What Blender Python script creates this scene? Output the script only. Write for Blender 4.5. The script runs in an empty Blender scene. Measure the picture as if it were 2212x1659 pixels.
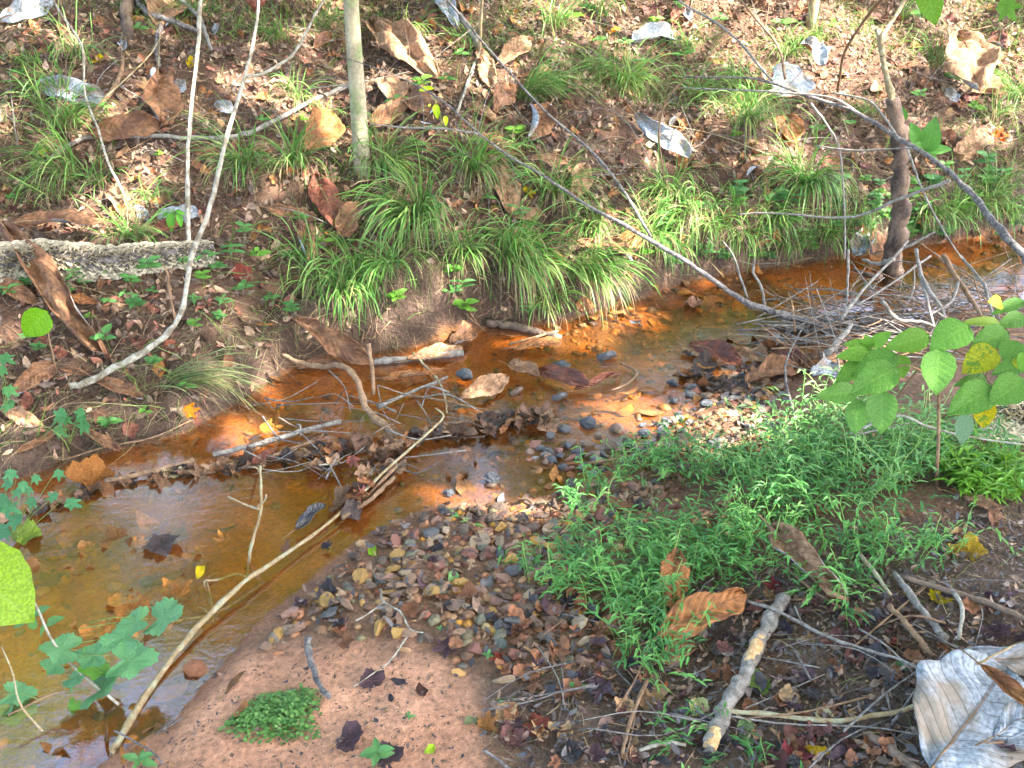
import bpy, math, random
import numpy as np
from mathutils import Vector, Matrix, Quaternion

# ------------------------------------------------------------------ camera, sky, sun, exposure
SC = bpy.context.scene
CAMZ, PITCH, HF = 2.0, math.radians(28), math.radians(28)
cam_d = bpy.data.cameras.new('camera'); cam = bpy.data.objects.new('camera', cam_d)
SC.collection.objects.link(cam); SC.camera = cam
cam.location = (0, 0, CAMZ); cam.rotation_euler = (math.radians(90) - PITCH, 0, 0)
cam_d.sensor_width = 36; cam_d.lens = 18 / math.tan(HF); cam_d.clip_start = 0.05; cam_d.clip_end = 600
SUN = np.array([0.60, -0.28, 0.75]); SUN /= np.linalg.norm(SUN)          # direction towards the sun
w = bpy.data.worlds.new('World'); SC.world = w; w.use_nodes = True
nt = w.node_tree; bg = nt.nodes['Background']; sk = nt.nodes.new('ShaderNodeTexSky')
sk.sky_type = 'NISHITA'; sk.sun_disc = False
sk.sun_elevation = math.asin(SUN[2]); sk.sun_rotation = math.atan2(SUN[0], SUN[1])
sk.dust_density = 4.0; sk.air_density = 0.8; sk.ozone_density = 0.6; sk.altitude = 200
nt.links.new(sk.outputs[0], bg.inputs[0]); bg.inputs[1].default_value = 0.15
sun_d = bpy.data.lights.new('sun', 'SUN'); sun_d.energy = 3.3; sun_d.angle = math.radians(0.53); sun_d.color = (1, .93, .82)
sun = bpy.data.objects.new('sun', sun_d); SC.collection.objects.link(sun)
sun.rotation_euler = Vector(SUN).to_track_quat('Z', 'Y').to_euler(); sun.location = (6, -3, 9)
vs = SC.view_settings; vs.view_transform = 'Standard'; vs.look = 'None'; vs.gamma = 1; vs.exposure = 3.6; vs.use_curve_mapping = False
SC.render.engine = 'CYCLES'
cy = SC.cycles; cy.max_bounces = 6; cy.diffuse_bounces = 3; cy.glossy_bounces = 3; cy.transmission_bounces = 4
cy.transparent_max_bounces = 10; cy.caustics_reflective = False; cy.caustics_refractive = False
cy.use_denoising = True; cy.sample_clamp_indirect = 6; SC.render.filter_size = 1.1

# ------------------------------------------------------------------ helpers
R = random.Random(7); NR = np.random.RandomState(11)
COL = SC.collection
TH = math.tan(HF); SP, CP = math.sin(PITCH), math.cos(PITCH)
FW, FH = 2212.0, 1659.0                                   # the photograph measured 2212 x 1659
def ray(u, v):
    a = (u - FW / 2) / (FW / 2) * TH; b = (FH / 2 - v) / (FW / 2) * TH
    return np.array([a, CP + b * SP, -SP + b * CP])
def proj(p):
    p = np.atleast_2d(p); x = p[:, 0]; y = p[:, 1]; z = p[:, 2] - CAMZ
    d = y * CP - z * SP; k = y * SP + z * CP
    d2 = np.where(d > .05, d, .05)
    return np.stack([FW / 2 + x / d2 / TH * FW / 2, FH / 2 - k / d2 / TH * FW / 2, d], 1)
def sstep(a, b, x):
    t = np.clip((x - a) / (b - a), 0, 1); return t * t * (3 - 2 * t)
LAT = np.random.RandomState(5).rand(256, 256)
def vnoise(x, y):
    xi = np.floor(x).astype(int); yi = np.floor(y).astype(int); fx = x - xi; fy = y - yi
    fx = fx * fx * (3 - 2 * fx); fy = fy * fy * (3 - 2 * fy)
    a = LAT[xi & 255, yi & 255]; b = LAT[(xi + 1) & 255, yi & 255]; c = LAT[xi & 255, (yi + 1) & 255]; d = LAT[(xi + 1) & 255, (yi + 1) & 255]
    return (a * (1 - fx) + b * fx) * (1 - fy) + (c * (1 - fx) + d * fx) * fy - .5
def fbm(x, y, f, o=3):
    s = 0; a = 1
    for i in range(o):
        s = s + a * vnoise(x * f + 17.3 * i, y * f - 9.1 * i); a *= .5; f *= 2.1
    return s
def flat(u, v, z=0):
    d = ray(u, v); t = (z - CAMZ) / d[2]; return d * t
FAR_PX = [(-60, 1056), (60, 1032), (200, 985), (400, 938), (545, 855), (640, 792), (760, 772), (880, 755), (1050, 712), (1200, 700), (1380, 650), (1500, 606), (1700, 575), (1950, 536), (2212, 498)]
NEAR_PX = [(160, 1700), (250, 1612), (370, 1560), (480, 1440), (560, 1340), (620, 1290), (800, 1150), (930, 1088), (1100, 1072), (1250, 1045), (1400, 965), (1490, 900), (1530, 840), (1600, 800), (1690, 752), (1850, 705), (2212, 652)]
def line(px):
    w = np.array([flat(*p)[:2] for p in px]); return w[np.argsort(w[:, 0])]
FL, NL = line(FAR_PX), line(NEAR_PX)
def ext(x, L):
    y = np.interp(x, L[:, 0], L[:, 1])
    y = y + np.where(x < L[0, 0], (x - L[0, 0]) * .55, 0) + np.where(x > L[-1, 0], (x - L[-1, 0]) * .5, 0)
    return y
def dist(x, y):                                            # + beyond the far waterline, + nearer than the near waterline
    return (y - ext(x, FL)) * .86, (ext(x, NL) - y) * .8
def H(x, y):
    x = np.asarray(x, float); y = np.asarray(y, float)
    wob = fbm(x, y, 3.5, 2) * .05
    df, dn = dist(x, y); df = df + wob; dn = dn + wob
    b = np.interp(x, [-2, -1.2, -.75, -.4, .4, 1.2], [.06, .09, .17, .30, .28, .30]) * (1 + .5 * fbm(x, y, 2.2, 2))
    f = b * sstep(0, .13, df) + .40 * np.clip(df - .04, 0, 5.5) + .16 * np.clip(df - 5.5, 0, 40)
    f = f + sstep(.0, .06, df) * sstep(.9, .3, df) * (.07 * fbm(x, y, 7, 3) + .035 * fbm(x + 5, y, 16, 2)) + sstep(.1, .8, df) * (.16 * fbm(x, y, .9, 2) + .06 * fbm(x + 9, y, 3.5, 2)) + .02 * fbm(x, y, 11, 2) * sstep(0, .15, df)
    n = .03 * (1 - np.exp(-np.clip(dn, 0, 50) / .15)) + .05 * np.clip(dn, 0, 6) + sstep(.4, 1.4, x) * .12 * sstep(.1, 1.2, dn)
    n = n + sstep(.05, .4, dn) * (.02 * fbm(x, y, 4, 3) + .010 * fbm(x, y, 13, 2))
    e = np.minimum(-df, -dn)
    bed = -.010 - .06 * sstep(0, .5, e) + sstep(0, .2, e) * .03 * fbm(x, y, 5, 3)
    rif = np.exp(-(((x - .62) / .5) ** 2 + ((y - 3.75) / .45) ** 2)); bed = bed + .055 * rif * sstep(0, .2, e)
    return np.where(df > 0, f, np.where(dn > 0, n, np.minimum(bed, -.004)))
TS = np.concatenate([np.linspace(.9, 5, 420), np.linspace(5.01, 14, 300)])
def G(u, v, lift=0., bed=False):
    d = ray(u, v); d = d / np.linalg.norm(d); P = TS[:, None] * d; P[:, 2] += CAMZ
    h = H(P[:, 0], P[:, 1]); h = h if bed else np.maximum(h, 0)
    g = P[:, 2] - h; i = np.argmax(g < 0)
    if g[i] >= 0: i = len(TS) - 1
    i = max(i, 1); k = g[i - 1] / (g[i - 1] - g[i] + 1e-9); p = P[i - 1] * (1 - k) + P[i] * k
    p[2] += lift; return p
def NRM(p, e=.07):
    x, y = p[0], p[1]; h = np.maximum(H(np.array([x + e, x - e, x, x]), np.array([y, y, y + e, y - e])), 0)
    n = np.array([h[1] - h[0], h[3] - h[2], 2 * e]); return n / np.linalg.norm(n)
def aty(u, v, y):
    d = ray(u, v); return d * (y / d[1]) + np.array([0, 0, CAMZ])
def pxm(p): return float(proj(p)[0, 2]) * 2 * TH / FW       # metres per pixel at a point
def unit(v): v = np.asarray(v, float); return v / (np.linalg.norm(v) + 1e-12)

def sdpoly(x, y, poly):                                    # signed distance, + inside
    x = np.asarray(x, float); y = np.asarray(y, float); best = np.full(x.shape, 1e9); ins = np.zeros(x.shape, bool)
    n = len(poly)
    for i in range(n):
        ax, ay = poly[i]; bx, by = poly[(i + 1) % n]; dx, dy = bx - ax, by - ay
        t = np.clip(((x - ax) * dx + (y - ay) * dy) / (dx * dx + dy * dy + 1e-12), 0, 1)
        best = np.minimum(best, np.hypot(x - ax - t * dx, y - ay - t * dy))
        c = ((ay > y) != (by > y)) & (x < (bx - ax) * (y - ay) / (by - ay + 1e-12) + ax); ins ^= c
    return np.where(ins, best, -best)
def wpoly(px): return [tuple(G(u, v)[:2]) for u, v in px]
def scatter(poly, n, rs, soft=0.):                         # n random ground points in a world polygon
    a = np.array(poly); out = []
    lo, hi = a.min(0), a.max(0); k = 0
    while k < n:
        q = lo + rs.rand(4000, 2) * (hi - lo); s = sdpoly(q[:, 0], q[:, 1], poly)
        q = q[(s > 0) & (rs.rand(4000) < (1 if not soft else np.clip(s / soft, 0, 1)))]; out.append(q); k += len(q)
        if not len(q) and len(out) > 40: break
    return np.concatenate(out)[:n]

# ---- objects
def tag(o, label=None, cat=None, group=None, kind=None):
    if label: o['label'] = label
    if cat: o['category'] = cat
    if group: o['group'] = group
    if kind: o['kind'] = kind
    return o
def empty(name, loc):
    o = bpy.data.objects.new(name, None); COL.objects.link(o); o.location = loc; o.empty_display_size = .05; return o
def mdata(name, V, F, mats, fm=None, cols=None, uv=None, smooth=True):
    me = bpy.data.meshes.new(name); V = np.asarray(V, np.float32)
    if isinstance(F, np.ndarray):
        nf, k = F.shape
        me.vertices.add(len(V)); me.vertices.foreach_set('co', V.ravel())
        me.loops.add(nf * k); me.loops.foreach_set('vertex_index', F.astype(np.int32).ravel())
        me.polygons.add(nf); me.polygons.foreach_set('loop_start', np.arange(0, nf * k, k, dtype=np.int32))
        me.update(calc_edges=True)
    else:
        me.from_pydata([tuple(map(float, v)) for v in V], [], F)
    for m in mats: me.materials.append(m)
    if fm is not None: me.polygons.foreach_set('material_index', np.asarray(fm, np.int32))
    if cols is not None:
        c = np.asarray(cols, np.float32)
        if c.shape[1] == 3: c = np.concatenate([c, np.ones((len(c), 1), np.float32)], 1)
        at = me.color_attributes.new('Col', 'FLOAT_COLOR', 'POINT'); at.data.foreach_set('color', c.ravel())
    if uv is not None:
        at = me.attributes.new('st', 'FLOAT_VECTOR', 'POINT')
        u3 = np.zeros((len(V), 3), np.float32); u3[:, :2] = uv; at.data.foreach_set('vector', u3.ravel())
    if smooth: me.polygons.foreach_set('use_smooth', np.ones(len(me.polygons), bool))
    me.update(); return me
def mk(name, V, F, mat, parent=None, org=None, **kw):
    V = np.asarray(V, float)
    if parent is not None:
        org = np.array(parent.location)
        if parent.parent: org = org + np.array(parent.parent.location)
    elif org is None: org = np.array([*V[:, :2].mean(0), V[:, 2].min()])
    o = bpy.data.objects.new(name, mdata(name, V - org, F, mat if isinstance(mat, list) else [mat], **kw)); COL.objects.link(o)
    if parent is None: o.location = org
    else: o.parent = parent
    return o
def inst(name, me, X, N, P, s, parent=None, color=None):   # shared mesh: long axis X, up N
    X = unit(X); N = unit(np.asarray(N) - X * np.dot(N, X)); Y = np.cross(N, X)
    s = np.broadcast_to(np.asarray(s, float), (3,))
    M = Matrix([[X[i] * s[0], Y[i] * s[1], N[i] * s[2], P[i]] for i in range(3)] + [[0, 0, 0, 1]])
    o = bpy.data.objects.new(name, me); COL.objects.link(o)
    if parent is not None:
        o.parent = parent; M = Matrix.Translation(-Vector(parent.location)) @ M
        o.matrix_basis = M
    else: o.matrix_basis = M
    if color is not None: o.color = (*color, 1)
    return o
def crom(P, m):
    P = np.asarray(P, float)
    if len(P) == 2: return P[0] + np.linspace(0, 1, m)[:, None] * (P[1] - P[0])
    Q = np.concatenate([[2 * P[0] - P[1]], P, [2 * P[-1] - P[-2]]]); n = len(P) - 1
    out = []
    for t in np.linspace(0, n - 1e-6, m):
        i = int(t); f = t - i; a, b, c, d = Q[i:i + 4]
        out.append(.5 * (2 * b + (c - a) * f + (2 * a - 5 * b + 4 * c - d) * f * f + (3 * b - a - 3 * c + d) * f ** 3))
    return np.array(out)
def tube(P, r, k=7, rough=0., rs=NR):
    P = np.asarray(P, float); n = len(P); r = np.broadcast_to(np.asarray(r, float), (n,))
    T = np.gradient(P, axis=0); T /= np.linalg.norm(T, axis=1)[:, None] + 1e-12
    U = np.array([0.3, 0.2, 1.]) if abs(T[0, 2]) < .8 else np.array([1., .2, .1]); V = []
    a = np.arange(k) * 2 * math.pi / k
    for i in range(n):
        U = unit(U - T[i] * np.dot(U, T[i])); W = np.cross(T[i], U)
        rr = r[i] * (1 + rough * (rs.rand(k) - .5))
        V.append(P[i] + (np.cos(a) * rr)[:, None] * U + (np.sin(a) * rr)[:, None] * W)
    V = np.concatenate(V + [P[:1], P[-1:]]); F = []
    for i in range(n - 1):
        for j in range(k): F.append((i * k + j, i * k + (j + 1) % k, (i + 1) * k + (j + 1) % k, (i + 1) * k + j))
    for j in range(k):
        F.append((n * k, (j + 1) % k, j)); F.append((n * k + 1, (n - 1) * k + j, (n - 1) * k + (j + 1) % k))
    return V, F
def join(parts):
    V = []; F = []; o = 0
    for v, f in parts: V.append(np.asarray(v)); F += [tuple(i + o for i in q) for q in f]; o += len(v)
    return np.concatenate(V), F

# ------------------------------------------------------------------ materials
def lin(r, g, b): return tuple(((c / 255 + .055) / 1.055) ** 2.4 if c > 10 else c / 255 / 12.92 for c in (r, g, b))
class NT:
    def __init__(s, name):
        s.m = bpy.data.materials.new(name); s.m.use_nodes = True; s.t = s.m.node_tree; s.t.nodes.clear()
        s.out = s.t.nodes.new('ShaderNodeOutputMaterial')
    def n(s, ty, **kw):
        q = s.t.nodes.new('ShaderNode' + ty)
        for k, v in kw.items():
            if k in q.inputs.keys() if isinstance(k, str) else False: s.set(q.inputs[k], v)
            else: setattr(q, k, v)
        return q
    def set(s, i, v):
        if hasattr(v, 'links') or isinstance(v, bpy.types.NodeSocket): s.t.links.new(v, i)
        else:
            if hasattr(i, 'default_value') and not isinstance(i.default_value, (float, int)) and len(i.default_value) == 4 and len(v) == 3: v = (*v, 1)
            i.default_value = v
    def noise(s, scale, detail=3, vec=None, dist=0):
        q = s.n('TexNoise'); q.inputs['Scale'].default_value = scale; q.inputs['Detail'].default_value = detail; q.inputs['Distortion'].default_value = dist
        if vec is not None: s.t.links.new(vec, q.inputs['Vector'])
        return q.outputs['Fac']
    def ramp(s, f, stops):
        q = s.n('ValToRGB'); s.t.links.new(f, q.inputs[0]); e = q.color_ramp.elements
        while len(e) < len(stops): e.new(.5)
        for k, (p, c) in zip(e, stops): k.position = p; k.color = (*(c if hasattr(c, '__len__') else (c, c, c)), 1)
        return q.outputs[0]
    def math(s, op, a, b=0., c=0.):
        q = s.n('Math'); q.operation = op
        for i, v in enumerate((a, b, c)): s.set(q.inputs[i], v)
        return q.outputs[0]
    def mix(s, f, a, b, mode='MIX'):
        q = s.n('Mix', data_type='RGBA', blend_type=mode); s.set(q.inputs[0], f); s.set(q.inputs[6], a); s.set(q.inputs[7], b); return q.outputs[2]
    def bump(s, h, strength, dist=.01):
        q = s.n('Bump'); s.set(q.inputs['Height'], h); q.inputs['Strength'].default_value = strength; q.inputs['Distance'].default_value = dist; return q.outputs[0]
    def sat(s, c, k=1.1):
        q = s.n('HueSaturation'); q.inputs['Saturation'].default_value = k; s.set(q.inputs['Color'], c); return q.outputs[0]
    def bsdf(s, col, rough=.8, spec=.3, normal=None, transl=0., tcol=None):
        col = s.sat(col); q = s.n('BsdfPrincipled'); s.set(q.inputs['Base Color'], col); s.set(q.inputs['Roughness'], rough); q.inputs['Specular IOR Level'].default_value = spec
        if normal is not None: s.t.links.new(normal, q.inputs['Normal'])
        o = q.outputs[0]
        if transl:
            t = s.n('BsdfTranslucent'); s.set(t.inputs[0], col)
            if normal is not None: s.t.links.new(normal, t.inputs['Normal'])
            x = s.n('MixShader'); x.inputs[0].default_value = transl; s.t.links.new(o, x.inputs[1]); s.t.links.new(t.outputs[0], x.inputs[2]); o = x.outputs[0]
        s.t.links.new(o, s.out.inputs[0]); return s.m
    def coord(s): return s.n('TexCoord').outputs['Object']
    def pos(s): return s.n('NewGeometry').outputs['Position']
    def attr(s, name): return s.n('Attribute', attribute_name=name)
    def oinfo(s): return s.n('ObjectInfo')
    def veins(s, n=11., slope=.35):                        # side veins and midrib from the leaf's own s, t
        st = s.attr('st').outputs['Vector']; sp = s.n('SeparateXYZ'); s.t.links.new(st, sp.inputs[0])
        at = s.math('ABSOLUTE', sp.outputs[1]); ph = s.math('SUBTRACT', sp.outputs[0], s.math('MULTIPLY', at, slope * .6))
        fr = s.math('FRACT', s.math('MULTIPLY', ph, n)); tri = s.math('ABSOLUTE', s.math('SUBTRACT', fr, .5))
        side = s.math('GREATER_THAN', tri, .455); mid = s.math('LESS_THAN', at, .045)
        return s.math('MAXIMUM', side, mid), tri
M = {}
def leafmat(name, col=None, vein=None, rough=.6, transl=.25, spots=None, vn=11., bumps=.5, tex=45, spec=.3, vmix=.45, sp=(.56, .64)):
    t = NT(name)
    base = t.oinfo().outputs['Color'] if col is None else (*col, 1)
    v = t.noise(tex, 4, t.coord()); c = t.mix(.85, base, t.ramp(v, [(.3, .45), (.7, 1.35)]), 'MULTIPLY')
    big = t.noise(9, 2, t.coord())
    if spots: c = t.mix(t.ramp(big, [(sp[0], 0.), (sp[1], .85)]), c, spots)
    vf, tri = t.veins(vn)
    if vein is not None: c = t.mix(t.math('MULTIPLY', vf, vmix), c, vein if vein != 'dark' else t.mix(1., c, (.45, .42, .4), 'MULTIPLY'))
    h = t.math('ADD', t.math('MULTIPLY', v, .6), t.math('MULTIPLY', tri, -1.2))
    M[name] = t.bsdf(c, rough, spec, t.bump(h, bumps, .004), transl, c); return M[name]
leafmat('dry_brown', (.25, .135, .08), 'dark', .75, .12, (.12, .065, .045), bumps=1., vmix=.8)
leafmat('dry_tan', (.38, .235, .145), 'dark', .75, .15, (.22, .12, .075), bumps=1., vmix=.8)
leafmat('dry_red', (.20, .075, .05), 'dark', .6, .1, (.11, .05, .04), spec=.4, bumps=1., vmix=.8)
leafmat('dry_orange', (.36, .17, .08), 'dark', .7, .15, (.2, .09, .05), bumps=1., vmix=.8)
leafmat('silver', (.32, .355, .395), 'dark', .85, .08, (.25, .20, .15), vmix=.7, tex=90, bumps=1., sp=(.47, .66))
leafmat('big_green', None, (.26, .42, .12), .5, .35, None, 8., .28, spec=.4, vmix=.22)
leafmat('yellow_patch', None, (.1, .1, .02), .5, .35, (.10, .22, .04), 8., .6)
leafmat('fallen', None, None, .6, .15, None, bumps=.7, tex=30)
def colmat(name, rough=.8, transl=.25, tex=0., spec=.3, lo=.45, hi=1.5):
    t = NT(name); c = t.attr('Col').outputs['Color']
    if tex: c = t.mix(.8, c, t.ramp(t.noise(tex, 3, t.coord()), [(.3, lo), (.7, hi)]), 'MULTIPLY')
    M[name] = t.bsdf(c, rough, spec, None, transl, c); return M[name]
colmat('litter', .7, .08, 60.); colmat('blade', .45, .35, 0, .35); colmat('straw', .8, .1); colmat('shelf', .85, .1, 150.)
colmat('canopy', .5, .45, 0, .3); colmat('mud_litter', .35, 0, 60., .5)
def barkmat(name, a, b, scale=30, str_=14., lichen=None, bumps=.6, rough=.85, lsc=14):
    t = NT(name); mp = t.n('Mapping'); t.t.links.new(t.coord(), mp.inputs[0]); mp.inputs['Scale'].default_value = (1, 1, .35)
    v = t.noise(scale, 5, mp.outputs[0], .6); c = t.ramp(v, [(.32, a), (.68, b)])
    if lichen: c = t.mix(t.ramp(t.noise(lsc, 3, t.coord()), [(.48, 0.), (.6, .8)]), c, lichen)
    f = t.noise(scale * 4, 3, t.coord())
    c = t.mix(.5, c, t.ramp(f, [(.3, .5), (.7, 1.4)]), 'MULTIPLY')
    M[name] = t.bsdf(c, rough, .25, t.bump(t.math('ADD', v, t.math('MULTIPLY', f, .4)), bumps, .008)); return M[name]
barkmat('bark_tree', (.26, .23, .16), (.40, .36, .26), 14, lichen=(.20, .24, .12))
barkmat('bark_pale', (.26, .24, .19), (.42, .40, .34), 40, lichen=(.16, .13, .09), lsc=30)
barkmat('bark_grey', (.13, .115, .10), (.30, .28, .25), 40)
barkmat('bark_dark', (.055, .048, .05), (.17, .155, .15), 45, lichen=(.23, .21, .19), lsc=60)
barkmat('bark_brown', (.15, .095, .06), (.30, .20, .13), 35)
barkmat('bark_tan', (.22, .16, .09), (.36, .28, .17), 40, lichen=(.33, .32, .22), lsc=25)
barkmat('bark_rot', (.04, .03, .026), (.13, .095, .075), 22, lichen=(.22, .16, .12), lsc=7, bumps=1.)
barkmat('wood_worn', (.42, .26, .13), (.66, .47, .27), 50)
t = NT('stone'); v = t.noise(38, 5, t.coord(), .4); v2 = t.noise(160, 3, t.coord())
c = t.mix(.9, t.oinfo().outputs['Color'], t.ramp(v, [(.3, .62), (.7, 1.3)]), 'MULTIPLY'); c = t.mix(.5, c, t.ramp(v2, [(.3, .6), (.7, 1.35)]), 'MULTIPLY')
M['stone'] = t.bsdf(c, .62, .4, t.bump(t.math('ADD', v, t.math('MULTIPLY', v2, .3)), .5, .006))
t = NT('wet_stone'); v = t.noise(38, 5, t.coord(), .4)
c = t.mix(.9, t.oinfo().outputs['Color'], t.ramp(v, [(.3, .6), (.7, 1.35)]), 'MULTIPLY')
M['wet_stone'] = t.bsdf(c, .3, .5, t.bump(v, .5, .006))
colmat('gravel', .6, 0, 70., .35)
t = NT('stem'); M['stem'] = t.bsdf(t.mix(.7, (.16, .22, .07), t.ramp(t.noise(60, 3, t.coord()), [(.3, .6), (.7, 1.3)]), 'MULTIPLY'), .5, .3)
# ground
t = NT('ground'); p = t.pos(); at = t.attr('Col'); wet = t.attr('Wet').outputs['Fac']
n1 = t.noise(7, 5, p); n2 = t.noise(60, 5, p); n3 = t.noise(330, 3, p)
c = t.mix(.75, at.outputs['Color'], t.ramp(n1, [(.3, .68), (.7, 1.28)]), 'MULTIPLY'); c = t.mix(.8, c, t.ramp(n2, [(.3, .6), (.68, 1.3)]), 'MULTIPLY')
c = t.mix(.6, c, t.ramp(n3, [(.3, .55), (.66, 1.25)]), 'MULTIPLY')
h = t.math('ADD', t.math('MULTIPLY', n2, .8), t.math('MULTIPLY', n3, .25))
M['ground'] = t.bsdf(c, t.math('SUBTRACT', .9, t.math('MULTIPLY', wet, .4)), .35, t.bump(h, .9, .03))
# water
t = NT('water'); p = t.pos(); mp = t.n('Mapping'); t.t.links.new(p, mp.inputs[0]); mp.inputs['Rotation'].default_value = (0, 0, -.5); mp.inputs['Scale'].default_value = (.75, 1.5, 1)
r1 = t.noise(16, 2, mp.outputs[0], .6); r2 = t.noise(75, 3, mp.outputs[0], 1.2)
dv = t.n('VectorMath', operation='DISTANCE'); t.t.links.new(p, dv.inputs[0]); dv.inputs[1].default_value = (.75, 3.75, 0)
rough_w = t.ramp(t.math('MULTIPLY', dv.outputs['Value'], .5), [(.18, 1.), (.40, .13)])
hh = t.math('MULTIPLY', t.math('ADD', r1, t.math('MULTIPLY', r2, .3)), rough_w)
nb = t.bump(hh, .6, .012)
lw = t.n('LayerWeight'); lw.inputs['Blend'].default_value = .5; t.t.links.new(nb, lw.inputs['Normal'])
fres = t.math('ADD', .2, t.math('MULTIPLY', t.math('POWER', lw.outputs['Facing'], 5.), .8))
tr = t.n('BsdfTransparent'); tr.inputs[0].default_value = (.97, .84, .62, 1)
mu = t.n('BsdfDiffuse'); mu.inputs[0].default_value = (.30, .13, .04, 1)
mx = t.n('MixShader'); mx.inputs[0].default_value = .05; t.t.links.new(tr.outputs[0], mx.inputs[1]); t.t.links.new(mu.outputs[0], mx.inputs[2])
gl = t.n('BsdfGlossy'); gl.inputs['Roughness'].default_value = .03; t.t.links.new(nb, gl.inputs['Normal'])
m2 = t.n('MixShader'); t.t.links.new(fres, m2.inputs[0]); t.t.links.new(mx.outputs[0], m2.inputs[1]); t.t.links.new(gl.outputs[0], m2.inputs[2])
t.t.links.new(m2.outputs[0], t.out.inputs[0]); M['water'] = t.m
# ------------------------------------------------------------------ the ground, one sheet
SAND = wpoly([(470, 1450), (560, 1400), (700, 1385), (900, 1400), (1000, 1455), (1040, 1530), (1060, 1659), (1000, 1900), (150, 1900), (250, 1615)])
GRAV = wpoly([(545, 1420), (570, 1330), (630, 1285), (800, 1150), (930, 1085), (1100, 1070), (1250, 1045), (1400, 965), (1490, 900), (1530, 838), (1600, 800), (1700, 830), (1720, 990), (1560, 1030), (1420, 1130), (1300, 1250), (1330, 1400), (1330, 1500), (1150, 1490), (1000, 1455), (930, 1400), (700, 1385)])
DARK = wpoly([(1000, 1460), (1330, 1430), (1500, 1250), (1800, 1150), (2300, 1050), (2700, 1200), (2700, 1900), (1100, 1900)])
def axis(lo, hi, st, far):
    a = np.arange(lo, hi, st); b = []; s = st; x = hi
    while x < far: b.append(x); s *= 1.22; x += s
    c = []; s = st; x = lo - st
    while x > -far: c.append(x); s *= 1.22; x -= s
    return np.concatenate([c[::-1], a, b])
ax, ay = axis(-3.6, 4.6, .023, 150), axis(.8, 7.8, .023, 150)
X, Y = np.meshgrid(ax, ay); x, y = X.ravel(), Y.ravel(); z = H(x, y)
df, dn = dist(x, y); wobble = fbm(x, y, 6, 3) * .12
def put(c, f, k): f = np.clip(f, 0, 1)[:, None]; return c * (1 - f) + np.array(k) * f
col = np.tile(np.array([.12, .07, .048]), (len(x), 1))
col = put(col, sstep(-.05, .1, dn), (.19, .115, .075))
col = put(col, sstep(-.08, .08, sdpoly(x, y, GRAV) + wobble), (.19, .11, .07))
col = put(col, sstep(-.06, .10, sdpoly(x, y, DARK) + wobble), (.13, .088, .066))
col = put(col, sstep(-.05, .06, sdpoly(x, y, SAND) + wobble * .7), (.56, .31, .205))
col = put(col, sstep(-.03, .06, sdpoly(x, y, SAND)) * sstep(-.02, .25, fbm(x, y, 3.1, 3)) * .6, (.42, .22, .14)); inw = sstep(-.04, .05, -np.maximum(df, dn))
col = put(col, sstep(.22, .02, dn) * sstep(-.02, .01, dn) * .6, (.27, .13, .075)); col = put(col, inw, (.36, .135, .038)); col = put(col, inw * sstep(-.1, .3, fbm(x + 3, y, 2.3, 3) + .6 * fbm(x, y, 9, 2)) * (.55 + .3 * sstep(-.5, .8, x)), (.085, .05, .024))
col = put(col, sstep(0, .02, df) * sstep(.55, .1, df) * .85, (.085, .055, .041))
V = np.stack([x, y, z], 1); nx, ny = len(ax), len(ay)
ii = (np.arange(ny - 1)[:, None] * nx + np.arange(nx - 1)[None]).ravel(); F = np.stack([ii, ii + 1, ii + nx + 1, ii + nx], 1)
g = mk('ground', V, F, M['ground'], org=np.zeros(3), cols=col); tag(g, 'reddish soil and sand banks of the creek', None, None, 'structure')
wt = g.data.attributes.new('Wet', 'FLOAT', 'POINT'); wt.data.foreach_set('value', np.clip(sstep(.30, .0, np.maximum(df, dn)) + .0, 0, 1).astype(np.float32))
wx = np.linspace(-9, 12, 60); lo, hi = ext(wx, NL) - .6, ext(wx, FL) + .25; V = []; F = []
for i in range(60):
    for k in range(9): V.append((wx[i], lo[i] + (hi[i] - lo[i]) * k / 8, 0.))
for i in range(59):
    for k in range(8): F.append((i * 9 + k, (i + 1) * 9 + k, (i + 1) * 9 + k + 1, i * 9 + k + 1))
wa = mk('creek_water', V, F, M['water'], org=np.zeros(3)); tag(wa, 'shallow tea coloured creek water', None, None, 'structure')

# ------------------------------------------------------------------ trees: shade over the creek, crowns mirrored in it
def leafcards(P, size, rs, cols, updir=None):
    n = len(P); a = rs.normal(size=(n, 3)); a /= np.linalg.norm(a, axis=1)[:, None]; b = rs.normal(size=(n, 3)); b -= a * (a * b).sum(1)[:, None]; b /= np.linalg.norm(b, axis=1)[:, None]
    s = size * (.6 + .8 * rs.rand(n))[:, None]
    V = np.stack([P - a * s, P + b * s * .5, P + a * s, P - b * s * .5], 1).reshape(-1, 3)
    F = np.arange(4 * n).reshape(n, 4); C = np.repeat(cols, 4, 0); return V, F, C
FLECKS = [(1330, 35, 230, 85), (1500, 55, 200, 85), (1650, 40, 140, 70), (1600, 130, 120, 55), (1760, 150, 100, 70), (1900, 110, 90, 70), (2080, 140, 75, 85), (2195, 160, 55, 110),
          (1440, 310, 70, 55), (1690, 350, 80, 55), (870, 125, 90, 60), (1060, 165, 55, 50), (500, 180, 75, 35), (690, 400, 35, 30), (20, 260, 45, 45), (20, 60, 70, 40), (710, 310, 40, 35),
          (1010, 1075, 150, 42), (1610, 950, 150, 65), (1440, 905, 150, 40), (1165, 1192, 30, 14), (1190, 1105, 105, 26), (1570, 1120, 110, 75), (1870, 790, 90, 60), (1740, 1210, 70, 50),
          (1310, 880, 110, 34), (1250, 725, 130, 34), (1400, 690, 70, 24), (560, 935, 70, 30), (1750, 60, 120, 60), (2050, 30, 90, 50), (1180, 30, 90, 50), (800, 240, 40, 90), (2120, 300, 60, 50), (1560, 250, 60, 40)]
rs = np.random.RandomState(3)
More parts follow.
